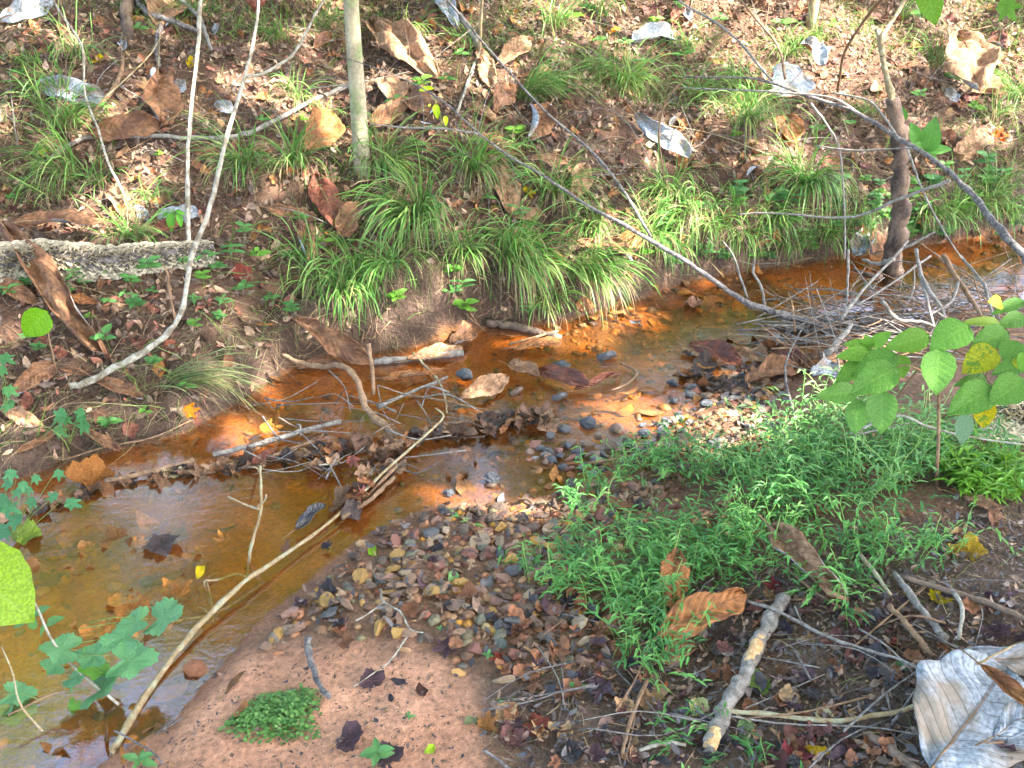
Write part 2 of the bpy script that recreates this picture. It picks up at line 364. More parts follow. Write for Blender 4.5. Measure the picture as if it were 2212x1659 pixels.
n = 42000; q = np.concatenate([np.stack([rs.uniform(-5, 6, 34000), rs.uniform(.2, 9.5, 34000)], 1), np.stack([rs.uniform(-3, 4, 8000), rs.uniform(.2, 3.0, 8000)], 1)]); hz = np.maximum(H(q[:, 0], q[:, 1]), 0)
D = proj(np.stack([q[:, 0], q[:, 1], hz], 1)); keep = np.ones(n, bool)
for (u, v, a, b) in FLECKS: keep &= ((D[:, 0] - u) / a) ** 2 + ((D[:, 1] - v) / b) ** 2 > 1 + .25 * (rs.rand(n) - .5)  # crowns shaped for the light: leaves left out where sun flecks should land
keep &= (fbm(q[:, 0], q[:, 1], 1.6, 2) < .36) | (D[:, 1] > 560)
q, hz = q[keep], hz[keep]; k = rs.uniform(5.6, 9.4, len(q)) / SUN[2]
P = np.stack([q[:, 0], q[:, 1], hz], 1) + k[:, None] * SUN
NO = 46000; ov = np.stack([rs.uniform(-11, 12, NO), rs.uniform(-10, 4.6, NO), rs.uniform(6., 9.5, NO)], 1)     # unseen crown leaves added overhead and behind to block skylight
land = ov - SUN * (ov[:, 2] / SUN[2])[:, None]; D = proj(land * [1, 1, 0]); kp = (fbm(ov[:, 0], ov[:, 1], .8, 2) < .3) & ((land[:, 1] < .3) | (land[:, 0] < -4.5) | (rs.rand(NO) < 0))
P = np.concatenate([P, ov[kp]])
trunks = [(4.2, -2.4), (8.6, -.6), (7.6, 4.0), (-4.5, -3.0)]
near = np.argmin(np.stack([np.hypot(P[:, 0] - a, P[:, 1] - b) for a, b in trunks]), 0)
def trunk_of(base, top, r, limbs, par, mat, rs):
    pts = crom([base, base + (top - base) * .35 + [rs.uniform(-.15, .15), rs.uniform(-.15, .15), 0], base + (top - base) * .7 + [rs.uniform(-.2, .2), rs.uniform(-.2, .2), 0], top], 14)
    v, f = tube(pts, np.linspace(r, r * .3, 14), 9, .12, rs); tk = mk('trunk', v, f, mat, par)
    for tip in limbs:
        i = rs.randint(6, 12); a = pts[i]; m = (a + tip) / 2 + [0, 0, .25]
        v, f = tube(crom([a, m, tip], 7), np.linspace(r * .4, r * .08, 7), 6, .1, rs); mk('limb', v, f, mat, tk)
GC = np.array([[.10, .19, .035], [.15, .24, .04], [.24, .28, .04], [.07, .14, .03]])
TL = ['tall leafy tree standing on the sandy near bank, shading the creek', 'broad leafy tree over the weedy near bank, its crown gaps cut for sun flecks', 'leafy tree upstream of the driftwood pile, leaning over the creek', 'leafy tree on the near bank downstream of the vine']
for i, (a, b) in enumerate(trunks):
    p = P[near == i]; base = np.array([a, b, float(H(a, b)) - .1])
    tr = empty('shade_tree', base); tag(tr, TL[i], 'tree', 'trees on the near bank')
    c = p.mean(0); limbs = p[rs.choice(len(p), 9)]
    trunk_of(base, np.array([c[0] * .6 + a * .4, c[1] * .6 + b * .4, 9.]), .16, limbs, tr, M['bark_tree'], rs)
    v, f, cc = leafcards(p, .125, rs, GC[rs.randint(0, 4, len(p))]); mk('crown', v, f, M['canopy'], tr, cols=cc, smooth=False)['kind'] = 'stuff'
YG = np.array([[.34, .36, .04], [.22, .32, .05], [.42, .40, .05], [.13, .24, .04]])
def hill_tree(name, label, base, lean, h, r, crown_r, nl, mat, seed, cz=.55):
    rs = np.random.RandomState(seed); base = np.asarray(base, float)
    tr = empty(name, base); tag(tr, label, 'tree', 'trees on the far slope'); top = base + np.array([lean[0], lean[1], h])
    cl = top - [0, 0, h * .25] + rs.normal(size=(26, 3)) * [crown_r * .5, crown_r * .5, h * .17]; P = []
    for k in cl: P.append(k + rs.normal(size=(nl // 26, 3)) * crown_r * .17)
    P = np.concatenate(P); P = P[P[:, 2] > base[2] + h * .3]
    v, f, c = leafcards(P, .085, rs, YG[rs.randint(0, 4, len(P))]); mk('crown', v, f, M['canopy'], tr, cols=c, smooth=False)['kind'] = 'stuff'
    pts = crom([base - [0, 0, .15], base + [lean[0] * .2, lean[1] * .2, h * .3], base + [lean[0] * .6, lean[1] * .6, h * .65], top], 22)
    v, f = tube(pts, np.linspace(r, r * .35, 22) * (1 + .35 * np.exp(-np.arange(22) * 1.3)), 14, .07, rs); tk = mk('trunk', v, f, mat, tr)
    for k in cl[:8]:
        a = pts[rs.randint(9, 19)]; v, f = tube(crom([a, (a + k) / 2 + [0, 0, .1], k], 6), np.linspace(r * .3, r * .08, 6), 6); mk('limb', v, f, mat, tk)
b = G(783, 374); hill_tree('young_tree', 'young tree with smooth mottled grey bark rising from the far bank', b, (.06, .1), 6.2, 17 * pxm(b), 1.5, 2600, M['bark_tree'], 21)
b = G(1752, 55); hill_tree('young_tree', 'slender sunlit young tree with yellowish bark at the top of the slope', b, (.05, .2), 5, 10 * pxm(b), 1.1, 1600, M['bark_tan'], 22)
b = G(3, 606); hill_tree('young_tree', 'greenish thin trunk standing beside the fungus covered log', b, (-.5, .4), 5.5, 9 * pxm(b), 1.1, 1500, M['bark_tree'], 23)
for i, (xx, yy, hh, rr) in enumerate([(-4.6, 8.4, 3.4, .07), (-2.3, 9.2, 3.7, .08), (.5, 8.8, 3.2, .07), (2.8, 10.0, 4.4, .1), (5.4, 9.6, 4.2, .1), (-6.8, 9.5, 4.6, .1), (1.5, 12.5, 5.4, .12), (-1.0, 8.1, 2.7, .05), (4.2, 12.5, 6., .13), (-3.6, 12.0, 5., .12)]):
    hill_tree('hillside_tree', 'yellow green leafed tree up on the wooded hillside above the creek', (xx, yy, float(H(xx, yy))), (R.uniform(-.4, .4), R.uniform(-.3, .3)), hh, rr, 1.5, 2600, M['bark_grey'], 40 + i)

# ------------------------------------------------------------------ loose litter that nobody could count
LITC = np.array([[.17, .11, .07], [.13, .10, .07], [.28, .19, .13], [.14, .08, .06], [.36, .26, .18], [.10, .07, .055], [.26, .12, .085], [.22, .16, .125], [.16, .12, .10], [.09, .06, .05], [.30, .21, .15]])
def litter(name, pts, size, cols, mat, rs, label, tilt=.55, lift=.006, bias=0):
    n = len(pts); z = np.maximum(H(pts[:, 0], pts[:, 1]), -.002 if not bias else -9)
    e = .04; nx_ = (H(pts[:, 0] - e, pts[:, 1]) - H(pts[:, 0] + e, pts[:, 1])) / (2 * e); ny_ = (H(pts[:, 0], pts[:, 1] - e) - H(pts[:, 0], pts[:, 1] + e)) / (2 * e)
    N = np.stack([nx_, ny_, np.ones(n)], 1) + rs.normal(size=(n, 3)) * tilt; N /= np.linalg.norm(N, axis=1)[:, None]
    X = rs.normal(size=(n, 3)); X -= N * (N * X).sum(1)[:, None]; X /= np.linalg.norm(X, axis=1)[:, None]; Yv = np.cross(N, X)
    s = (size * (.5 + rs.rand(n) ** 1.7 * 1.1)); wr = .14 + .5 * rs.rand(n) ** 1.3; P0 = np.stack([pts[:, 0], pts[:, 1], z + lift + rs.rand(n) * .02], 1)
    sh = [(-1, 0), (-.45, .75), (.2, 1.), (.65, .55), (1, 0), (.55, -.65), (.1, -1.), (-.5, -.7), (0, 0)]; cu = rs.normal(size=n) * .5; cb = rs.normal(size=n) * .35
    V = []
    for (a, b) in sh:
        a2 = a * (1 + .3 * (rs.rand(n) - .5)); b2 = b * wr * (1 + .6 * (rs.rand(n) - .5))
        V.append(P0 + X * (a2 * s)[:, None] + Yv * (b2 * s)[:, None] + N * ((cu * b2 ** 2 * 1.6 + cb * a2 ** 2) * s)[:, None])
    V = np.stack(V, 1).reshape(-1, 3); b0 = np.arange(n)[:, None, None] * 9; tri = np.array([[8, i, (i + 1) % 8] for i in range(8)])[None]
    C = cols[rs.randint(0, len(cols), n)] * (.65 + .7 * rs.rand(n))[:, None]
    o = mk(name, V, (b0 + tri).reshape(-1, 3), mat, org=np.zeros(3), cols=np.repeat(C, 9, 0), smooth=False); tag(o, label, 'leaf litter', None, 'stuff'); return o
rs = np.random.RandomState(9)
def farpts(n, d0, d1, rs, dens=None):
    out = np.zeros((0, 2))
    while len(out) < n:
        q = np.stack([rs.uniform(-4.2, 5.2, 6000), rs.uniform(2.8, 9.5, 6000)], 1); a, b_ = dist(q[:, 0], q[:, 1])
        pr = proj(np.stack([q[:, 0], q[:, 1], H(q[:, 0], q[:, 1])], 1)); k = (a > d0) & (a < d1) & (pr[:, 0] > -160) & (pr[:, 0] < FW + 160) & (pr[:, 1] > -260)
        if dens is not None: k &= rs.rand(6000) < dens(q, a)
        out = np.concatenate([out, q[k]])
    return out[:n]
litter('leaf_litter', farpts(42000, .05, 6, rs, lambda q, a: np.clip(.38 + (a - .05) * .9 + 1.2 * fbm(q[:, 0], q[:, 1], 2.5, 2), .1, 1)), .023, LITC, M['litter'], rs, 'dry brown leaf litter covering the far bank slope', .8)
DKC = np.array([[.08, .06, .055], [.13, .09, .07], [.06, .055, .06], [.19, .125, .09], [.13, .08, .065], [.25, .165, .11], [.10, .09, .09]])
litter('wet_leaf_litter', scatter(DARK, 5200, rs, .12), .0135, DKC, M['mud_litter'], rs, 'dark wet leaf fragments on the near bank mud', .4, .002)
litter('sand_specks', scatter(SAND, 700, rs, .05), .0075, DKC[:4], M['litter'], rs, 'dark leaf specks on the sand', .3, .001)
litter('gravel_leaf_bits', scatter(GRAV, 900, rs, .1), .018, DKC[2:], M['litter'], rs, 'small dark leaf scraps among the gravel', .4, .008)
STC = np.array([[.32, .25, .15], [.24, .17, .10], [.40, .32, .19], [.14, .10, .07], [.22, .24, .1]])
def straw(name, pts, L, wd, rs, label, cols=STC, droop=(0, -.25, -.1), mat='straw', k=4, upz=.25):
    n = len(pts); z = np.maximum(H(pts[:, 0], pts[:, 1]), 0); P = np.stack([pts[:, 0], pts[:, 1], z + .004], 1)
    d = rs.normal(size=(n, 3)) * [1, 1, .3] + [0, 0, upz] + np.array(droop); d /= np.linalg.norm(d, axis=1)[:, None]
    s = np.cross(d, rs.normal(size=(n, 3))); s /= np.linalg.norm(s, axis=1)[:, None]; l = L * (.4 + rs.rand(n)) / k; V = []
    for i in range(k + 1):
        ww = wd * (1 - .8 * i / k); V += [P - s * ww, P + s * ww]; P = P + d * l[:, None]
        d = d + rs.normal(size=(n, 3)) * .16 + [0, 0, -.16]; d /= np.linalg.norm(d, axis=1)[:, None]
        P[:, 2] = np.maximum(P[:, 2], np.maximum(H(P[:, 0], P[:, 1]), 0) + .004)
    V = np.stack(V, 1).reshape(-1, 3); m = 2 * (k + 1); b0 = np.arange(n)[:, None, None] * m
    qd = np.array([[2 * i, 2 * i + 1, 2 * i + 3, 2 * i + 2] for i in range(k)])[None]
    C = cols[rs.randint(0, len(cols), n)] * (.7 + .6 * rs.rand(n))[:, None]
    o = mk(name, V, (b0 + qd).reshape(-1, 4), M[mat], org=np.zeros(3), cols=np.repeat(C, m, 0), smooth=False); tag(o, label, 'dry grass', None, 'stuff')
straw('dry_grass', farpts(19000, .03, 5, rs), .15, .0012, rs, 'thin dry straw and rootlets strewn over the far bank')
straw('hanging_rootlets', farpts(5000, .02, .4, rs), .17, .0013, rs, 'fine roots and straw hanging down the cut bank face', STC * .7, (0, -.6, -.5))
straw('thin_green_grass', farpts(6500, .05, 4.5, rs, lambda q, a: np.clip(.2 + 3 * fbm(q[:, 0] + 5, q[:, 1], 1.6, 2), 0, 1)), .17, .0026, rs, 'thin scattered green grass between the leaves on the slope', np.array([[.12, .22, .05], [.16, .26, .07], [.20, .27, .09], [.09, .17, .04]]), (0, -.2, .3), 'blade', 5, .9)
straw('thin_dead_stems', farpts(2200, .05, 5, rs), .42, .0014, rs, 'tangle of thin dead stems and vines over the far bank', np.array([[.10, .075, .055], [.16, .12, .085], [.22, .17, .12], [.07, .055, .045]]), (.1, -.2, .35), 'straw', 7, .7)
straw('straw_bits', scatter(DARK, 1600, rs, .1), .09, .0012, rs, 'straw and twig bits on the dark near bank mud', STC * .8)
# ------------------------------------------------------------------ branches, logs and sticks
def path(px, lift=0., ys=None, m=None):
    """pixels on the ground (u, v[, lift]); with ys the points hang between two distances (None = where the ground is)"""
    if ys is None:
        P = np.array([G(p[0], p[1], p[2] if len(p) > 2 else lift) for p in px])
    else:
        a = np.array([p[:2] for p in px], float); L = np.concatenate([[0], np.cumsum(np.linalg.norm(np.diff(a, axis=0), axis=1))]); L /= L[-1]
        y0 = ys[0] if ys[0] is not None else G(*px[0])[1]; y1 = ys[-1] if ys[-1] is not None else G(*px[-1])[1]
        yy = np.interp(L, np.linspace(0, 1, len(ys)), [y0] + [(y if y is not None else 0) for y in ys[1:-1]] + [y1])
        P = np.array([aty(p[0], p[1], q) for p, q in zip(px, yy)])
    n = m or max(6, min(40, 4 * len(px)))
    Q = crom(P, n)
    return Q
def clear(Q, r):                                           # keep a lying stick out of the soil
    h = np.maximum(H(Q[:, 0], Q[:, 1]), 0); Q = Q.copy(); Q[:, 2] = np.maximum(Q[:, 2], h + r * .4); return Q
def limb(name, px, r0, r1, mat, label=None, cat='branch', group=None, parent=None, lift=0., ys=None, k=7, rough=.15, wig=0., m=None, pw=1.):
    Q = path(px, lift, ys, m); a, b = pxm(Q[0]) * r0, pxm(Q[-1]) * r1
    if wig: Q = Q + NR.normal(size=Q.shape) * wig * np.concatenate([[0], np.ones(len(Q) - 2), [0]])[:, None]
    r = b + (a - b) * (1 - np.linspace(0, 1, len(Q))) ** pw
    if len(Q) > 8: r = r * (1 + .11 * NR.normal(size=len(Q)).clip(-1.5, 2)); Q = Q + NR.normal(size=Q.shape) * (r * .16)[:, None]
    if ys is None: Q = clear(Q, r)
    v, f = tube(Q, r, k, rough); o = mk(name, v, f, M[mat], parent, org=None if parent else Q[0])
    if parent is None: tag(o, label, cat, group)
    return o
B = limb('sapling_stem', [(412, 545), (407, 500), (405, 383), (410, 267), (428, 100), (433, 0), (436, -90)], 5.2, 4., 'bark_pale', 'straight pale sapling stem rising from behind the fungus log', 'sapling', ys=(None, 5.0), k=9, rough=.08, m=24)
B = limb('curved_stem', [(150, 838), (187, 826), (233, 803), (293, 770), (347, 733), (380, 696), (397, 653), (413, 552), (450, 457), (473, 367), (500, 257), (530, 163), (543, 113), (556, 40), (560, -40)], 8, 2.8, 'bark_pale', 'white barked curved stem sweeping up from the muddy shore', 'sapling', ys=(G(150, 838)[1] - .03, 3.55, 3.75, 4.1, 4.5), k=9, rough=.1, m=44)
limb('side_branch', [(530, 167), (573, 157), (627, 123), (653, 87), (683, 27), (703, -4)], 4, 2.5, 'bark_pale', parent=B, ys=(4.28, 4.5), m=18)
limb('twig', [(380, 696), (368, 640), (362, 590), (350, 570)], 3.5, 2, 'bark_brown', parent=B, ys=(3.68, 3.75), m=12)
limb('leaning_twig', [(277, 460), (263, 410), (233, 350), (213, 283), (183, 200), (177, 100), (123, 17), (110, -30)], 3, 2, 'bark_pale', 'thin pale crooked twig standing on the leafy slope', 'twig', ys=(None, 5.2), m=26)
limb('fallen_branch', [(103, 362), (187, 310), (353, 307), (413, 311), (500, 307), (567, 287), (667, 233), (737, 203), (768, 192)], 5, 5.5, 'bark_grey', 'long grey fallen branch lying across the slope to the young tree', lift=.03, m=34)
limb('fallen_branch', [(267, 133), (262, 175), (240, 213), (213, 247), (185, 290)], 4, 6, 'bark_brown', 'brown rotting stick lying downhill on the leafy slope', lift=.03)
limb('dead_branch', [(287, 8), (320, 43), (367, 63), (417, 80), (425, 85)], 7, 4, 'bark_dark', 'dark bent root like branch at the top of the slope', lift=.05)
limb('dead_branch', [(358, -10), (427, 53), (443, 83), (460, 130)], 6, 3, 'bark_grey', 'grey forked stick behind the pale sapling stem', lift=.06)
limb('rotten_stump', [(278, 90, 0), (276, 50, .03), (283, 8, .09)], 13, 11, 'bark_rot', 'small rotten brown stump under the dark bent branch', 'stump', lift=.05, k=11, rough=.4)
limb('dead_branch', [(345, 158), (340, 110), (348, 66)], 5, 5, 'bark_dark', 'short dark stub between two curled leaves on the slope', lift=.03)
limb('twig', [(230, 233), (317, 150), (353, 97)], 2, 1.5, 'bark_tan', 'long thin tan twig leaning over leaf litter', 'twig', lift=.05)
limb('hanging_twig', [(1407, 512), (1334, 393), (1270, 320), (1184, 247), (1104, 160), (1037, 83), (967, 0), (930, -50)], 3.2, 2, 'bark_dark', 'slender dark twig slanting across the grassy far bank', 'twig', ys=(4.62, 5.4), m=30)
B = limb('long_fallen_branch', [(1770, 700), (1675, 676), (1608, 650), (1541, 606), (1475, 560), (1354, 490), (1257, 437), (1170, 377), (1104, 340), (1037, 290), (967, 227), (897, 183), (820, 150), (737, 122)], 8.5, 1., 'bark_dark', 'long dark fallen branch running from the driftwood pile up the far bank', ys=(4.15, 4.3, 4.55, 4.75, 5.1), k=9, m=52, pw=1.7)
limb('twig', [(1037, 290), (960, 278), (880, 276), (800, 268)], 2.5, 1.5, 'bark_grey', parent=B, ys=(4.82, 4.9)); limb('twig', [(1615, 643), (1600, 600), (1585, 553), (1560, 520)], 2.5, 1.5, 'bark_grey', parent=B, ys=(4.3, 4.4))
limb('twig', [(1652, 668), (1645, 620), (1628, 590), (1630, 560)], 3.5, 2, 'bark_grey', parent=B, ys=(4.26, 4.3))
limb('dead_stick', [(994, 48), (1030, 107), (1040, 125)], 6, 5, 'bark_grey', 'thick grey dead stick beside the upright silver leaf', 'stick', lift=.05)
limb('dead_stick', [(1036, 130), (1010, 200), (987, 265)], 3.5, 3, 'bark_pale', 'pale dead stick pointing down the slope under a tan leaf', 'stick', lift=.05)
limb('dead_stick', [(1022, 170), (1003, 215), (985, 262)], 2.5, 2, 'bark_grey', 'thin grey stick lying along the pale stick', 'stick', lift=.04)
limb('thin_stem', [(1035, 125), (1038, 60), (1041, 0), (1043, -60)], 4, 3, 'bark_tan', 'thin straight tan stem at the sunny top of the slope', 'sapling', ys=(None, 6.0))
limb('dead_stick', [(968, 108), (1000, 92), (1015, 80)], 6, 5, 'bark_brown', 'short brown log piece at the foot of the thin stem', 'stick', lift=.03)
limb('arching_twig', [(1437, 400), (1424, 300), (1434, 227), (1470, 180), (1500, 150)], 2.2, 1.5, 'bark_brown', 'thin brown twig arching up from the white sunlit leaf', 'twig', ys=(None, 5.2), m=18)
B = limb('leaning_branch', [(2470, 985), (2350, 760), (2225, 572), (2212, 553), (2158, 493), (2102, 423), (2042, 363), (1942, 300), (1858, 247), (1775, 217), (1662, 177), (1600, 168), (1475, 167)], 12, 1.6, 'bark_dark', 'dark leaning branch arching over the water towards the far bank', ys=(None, 3.15, 3.6, 4.3, 4.7, 4.9), k=10, m=56)
for px, y0, y1, r in [([(2052, 390), (1942, 430), (1835, 470), (1675, 460), (1592, 463)], 3.75, 4.2, 4), ([(1858, 247), (1790, 210), (1640, 197), (1475, 190)], 4.55, 4.9, 3), ([(1942, 300), (1900, 240), (1870, 215), (1800, 200)], 4.3, 4.6, 3),
                      ([(1752, 223), (1790, 275), (1815, 333), (1825, 467), (1825, 560)], 4.7, 4.3, 2.5), ([(1958, 317), (1995, 417), (2035, 493), (2078, 560)], 4.2, 3.9, 2.6), ([(2042, 363), (2000, 330), (1965, 320), (1850, 325), (1760, 315)], 3.8, 4.3, 2.2)]:
    limb('side_twig', px, r, 1.5, 'bark_grey', parent=B, ys=(y0, y1), m=22)
limb('dead_stick', [(1808, 205), (1825, 113), (1875, 33), (1912, -10)], 3, 3.5, 'bark_brown', 'thin brown stick leaning over the sunlit slope', 'stick', ys=(None, 5.9))
limb('dead_stick', [(1695, 170), (1680, 100), (1608, 10), (1590, -20)], 3, 2, 'bark_brown', 'crooked brown stick among the sunlit leaves', 'stick', ys=(5.1, 5.8))
limb('dead_stick', [(1668, 176), (1575, 70), (1475, 7), (1440, -20)], 3, 2, 'bark_grey', 'grey bowed stick crossing the sunny litter', 'stick', ys=(4.95, 5.9))
sn = empty('dead_snag', G(1928, 592)); tag(sn, 'dark rotten snag standing at the water edge with a broken pale top', 'snag')
limb('trunk', [(1926, 612), (1930, 570), (1940, 480), (1947, 400), (1940, 300), (1930, 215)], 22, 14, 'bark_rot', parent=sn, ys=(G(1928, 592)[1], 5.05), k=13, rough=.35, m=30)
limb('broken_top', [(1930, 220), (1912, 150), (1896, 62)], 8, 5, 'bark_tan', parent=sn, ys=(5.05, 5.4), rough=.4); limb('branch', [(1905, 120), (1908, 77), (1935, 35), (1960, -12)], 5, 4, 'bark_tan', parent=sn, ys=(5.2, 5.6)); limb('branch', [(1945, 540), (1985, 520), (2020, 500)], 4, 2, 'bark_grey', parent=sn, ys=(4.95, 4.9))
limb('root', [(1905, 600), (1870, 592), (1840, 580)], 8, 3, 'bark_rot', parent=sn, ys=(4.85, 4.95)); limb('root', [(1930, 560), (1895, 570), (1862, 560)], 6, 3, 'bark_grey', parent=sn, ys=(4.9, 5.0))
B = limb('foreground_branch', [(244, 1622), (253, 1606), (317, 1499), (400, 1383), (467, 1313), (533, 1253), (633, 1186), (737, 1106), (847, 1003), (930, 930), (958, 900), (940, 881)], 9, 1.8, 'bark_tan', 'long bare tan branch leaning from the sand over the creek to the midstream debris', ys=(1.74, 2.1, 2.45, 2.85, 3.3), k=10, m=46)
FB = B
for px, y0, y1, r, r1 in [([(533, 1250), (545, 1170), (563, 1103), (563, 1006)], 2.5, 2.6, 4, 2.5), ([(562, 1100), (530, 1090), (493, 1073)], 2.55, 2.6, 3, 2), ([(556, 1096), (572, 1080), (575, 1068)], 2.55, 2.55, 2.5, 1.5), ([(560, 1020), (556, 1012), (548, 1008)], 2.6, 2.6, 2, 1.5),
                          ([(533, 1246), (510, 1240), (473, 1252), (443, 1254)], 2.5, 2.4, 3.5, 2.5), ([(543, 1264), (600, 1263), (640, 1258), (683, 1229)], 2.5, 2.6, 3.5, 2), ([(640, 1185), (641, 1220), (646, 1242)], 2.7, 2.7, 1.5, 1),
                          ([(857, 1006), (790, 1075), (737, 1128), (633, 1213), (500, 1306), (455, 1328)], 3.0, 2.3, 4.5, 3), ([(450, 1330), (345, 1352), (322, 1400), (287, 1490), (246, 1570)], 2.3, 2.0, 3, 4), ([(455, 1330), (440, 1315), (425, 1312)], 2.3, 2.3, 2, 1.5)]:
    tw_ = limb('side_twig', px, r, r1, 'bark_tan' if r < 4.2 else 'bark_brown', parent=B, ys=(y0, y1), m=18)
    if px[-1] == (443, 1254): HOOK = tw_
for px, y0, y1 in [([(447, 1256), (460, 1320), (460, 1406), (470, 1540), (481, 1680)], 2.4, 1.9), ([(443, 1256), (420, 1310), (420, 1390)], 2.4, 2.35), ([(437, 1512), (452, 1590), (475, 1680)], 2.0, 1.8), ([(440, 1255), (452, 1300), (462, 1330)], 2.4, 2.35)]:
    limb('dry_strand', px, 1.6, 1., 'bark_tan', parent=HOOK, ys=(y0, y1), m=16, k=5)
B = limb('driftwood_stick', [(610, 768), (650, 783), (687, 793), (737, 790), (770, 820), (790, 880), (837, 926), (857, 965), (861, 990)], 4.5, 9.5, 'bark_brown', 'thick bent driftwood stick propped across the midstream debris', 'stick', ys=(3.75, 3.5, 3.2), k=10, rough=.25, m=30)
limb('stub', [(795, 742), (803, 790), (807, 853)], 5, 4, 'bark_brown', parent=B, ys=(3.6, 3.5))
limb('half_sunk_log', [(1053, 700), (1120, 712), (1210, 735)], 10, 9, 'bark_rot', 'short rotten log lying half sunk below the grassy bank', 'log', lift=.01, k=10, rough=.3)
limb('half_sunk_log', [(805, 786), (850, 783), (890, 778), (1000, 768)], 9, 7, 'bark_grey', 'smooth grey log half sunk beside the curled brown leaf', 'log', lift=.01, k=10)
for i, (px, r0, r1, mat, lab) in enumerate([
    ([(463, 992), (560, 968), (667, 937), (737, 920)], 6, 5, 'bark_grey', 'grey stick trapped at the head of the leaf line in the creek'),
    ([(580, 998), (683, 960)], 4, 4, 'bark_brown', 'brown stick lying against the grey stick in the creek'),
    ([(233, 1048), (347, 1024), (420, 1004)], 6, 7, 'bark_brown', 'wet brown stick in the leaf line by the pale square leaf'),
    ([(1100, 752), (1150, 738), (1205, 722)], 3, 2.5, 'bark_brown', 'brown twig over the half sunk orange leaf'),
    ([(893, 770), (920, 800), (950, 836), (963, 876), (965, 902)], 3, 2, 'bark_tan', 'thin tan twig arching down to the midstream debris'),
    ([(817, 888), (870, 864), (967, 823)], 5.5, 3, 'bark_grey', 'grey forked driftwood stick pointing upstream'),
    ([(893, 863), (970, 877), (1053, 897)], 3, 2, 'bark_brown', 'thin brown stick lying over the shallow water'),
    ([(1340, 793), (1374, 812), (1357, 836), (1320, 852)], 2.5, 2, 'bark_brown', 'little hooked twig among the stones of the riffle'),
    ([(1030, 908), (1100, 903), (1200, 905)], 8, 7, 'bark_rot', 'dark soggy stick capping the midstream leaf pack'),
    ([(940, 930), (1040, 918), (1130, 915)], 5, 4, 'bark_brown', 'brown stick laid along the midstream leaf pack'),
    ([(740, 1130), (800, 1090), (850, 1040)], 6, 5, 'bark_brown', 'wet brown stick under the long tan branch'),
    ([(150, 1000), (230, 975), (330, 955), (420, 915)], 2.5, 2, 'bark_brown', 'thin root lying along the muddy waterline'),
    ([(1690, 700), (1750, 730), (1800, 760)], 4, 3, 'bark_grey', 'grey stick below the end of the long dark branch'),
    ([(1270, 1010), (1340, 1000), (1430, 985), (1480, 990)], 3.5, 3, 'bark_brown', 'brown twig lying across the dark riffle gravel')]):
    limb('stick', px, r0, r1, mat, lab, 'stick', lift=.02, k=7, rough=.25)
B = limb('broken_stick', [(1695, 1300), (1662, 1359), (1632, 1406), (1608, 1466), (1578, 1523), (1538, 1606), (1530, 1630)], 15, 17, 'bark_grey', 'thick broken grey stick with a bare pale patch on the dark mud', 'stick', lift=.025, k=12, rough=.2, m=34)
Q = path([(1641, 1395), (1632, 1412), (1617, 1446), (1602, 1478)], .032); v, f = tube(Q, np.array([.006, .0155, .0165, .017, .017, .018, .0175, .017, .0165, .0165, .016, .016, .014, .012, .01, .006]) * 1.06 if len(Q) == 16 else .017, 12, .18); mk('bare_wood', v, f, M['wood_worn'], B)
Q = path([(1544, 1596), (1536, 1620), (1530, 1634)], .03); v, f = tube(Q, pxm(Q[0]) * 15, 12, .2); mk('cut_end', v, f, M['wood_worn'], B)
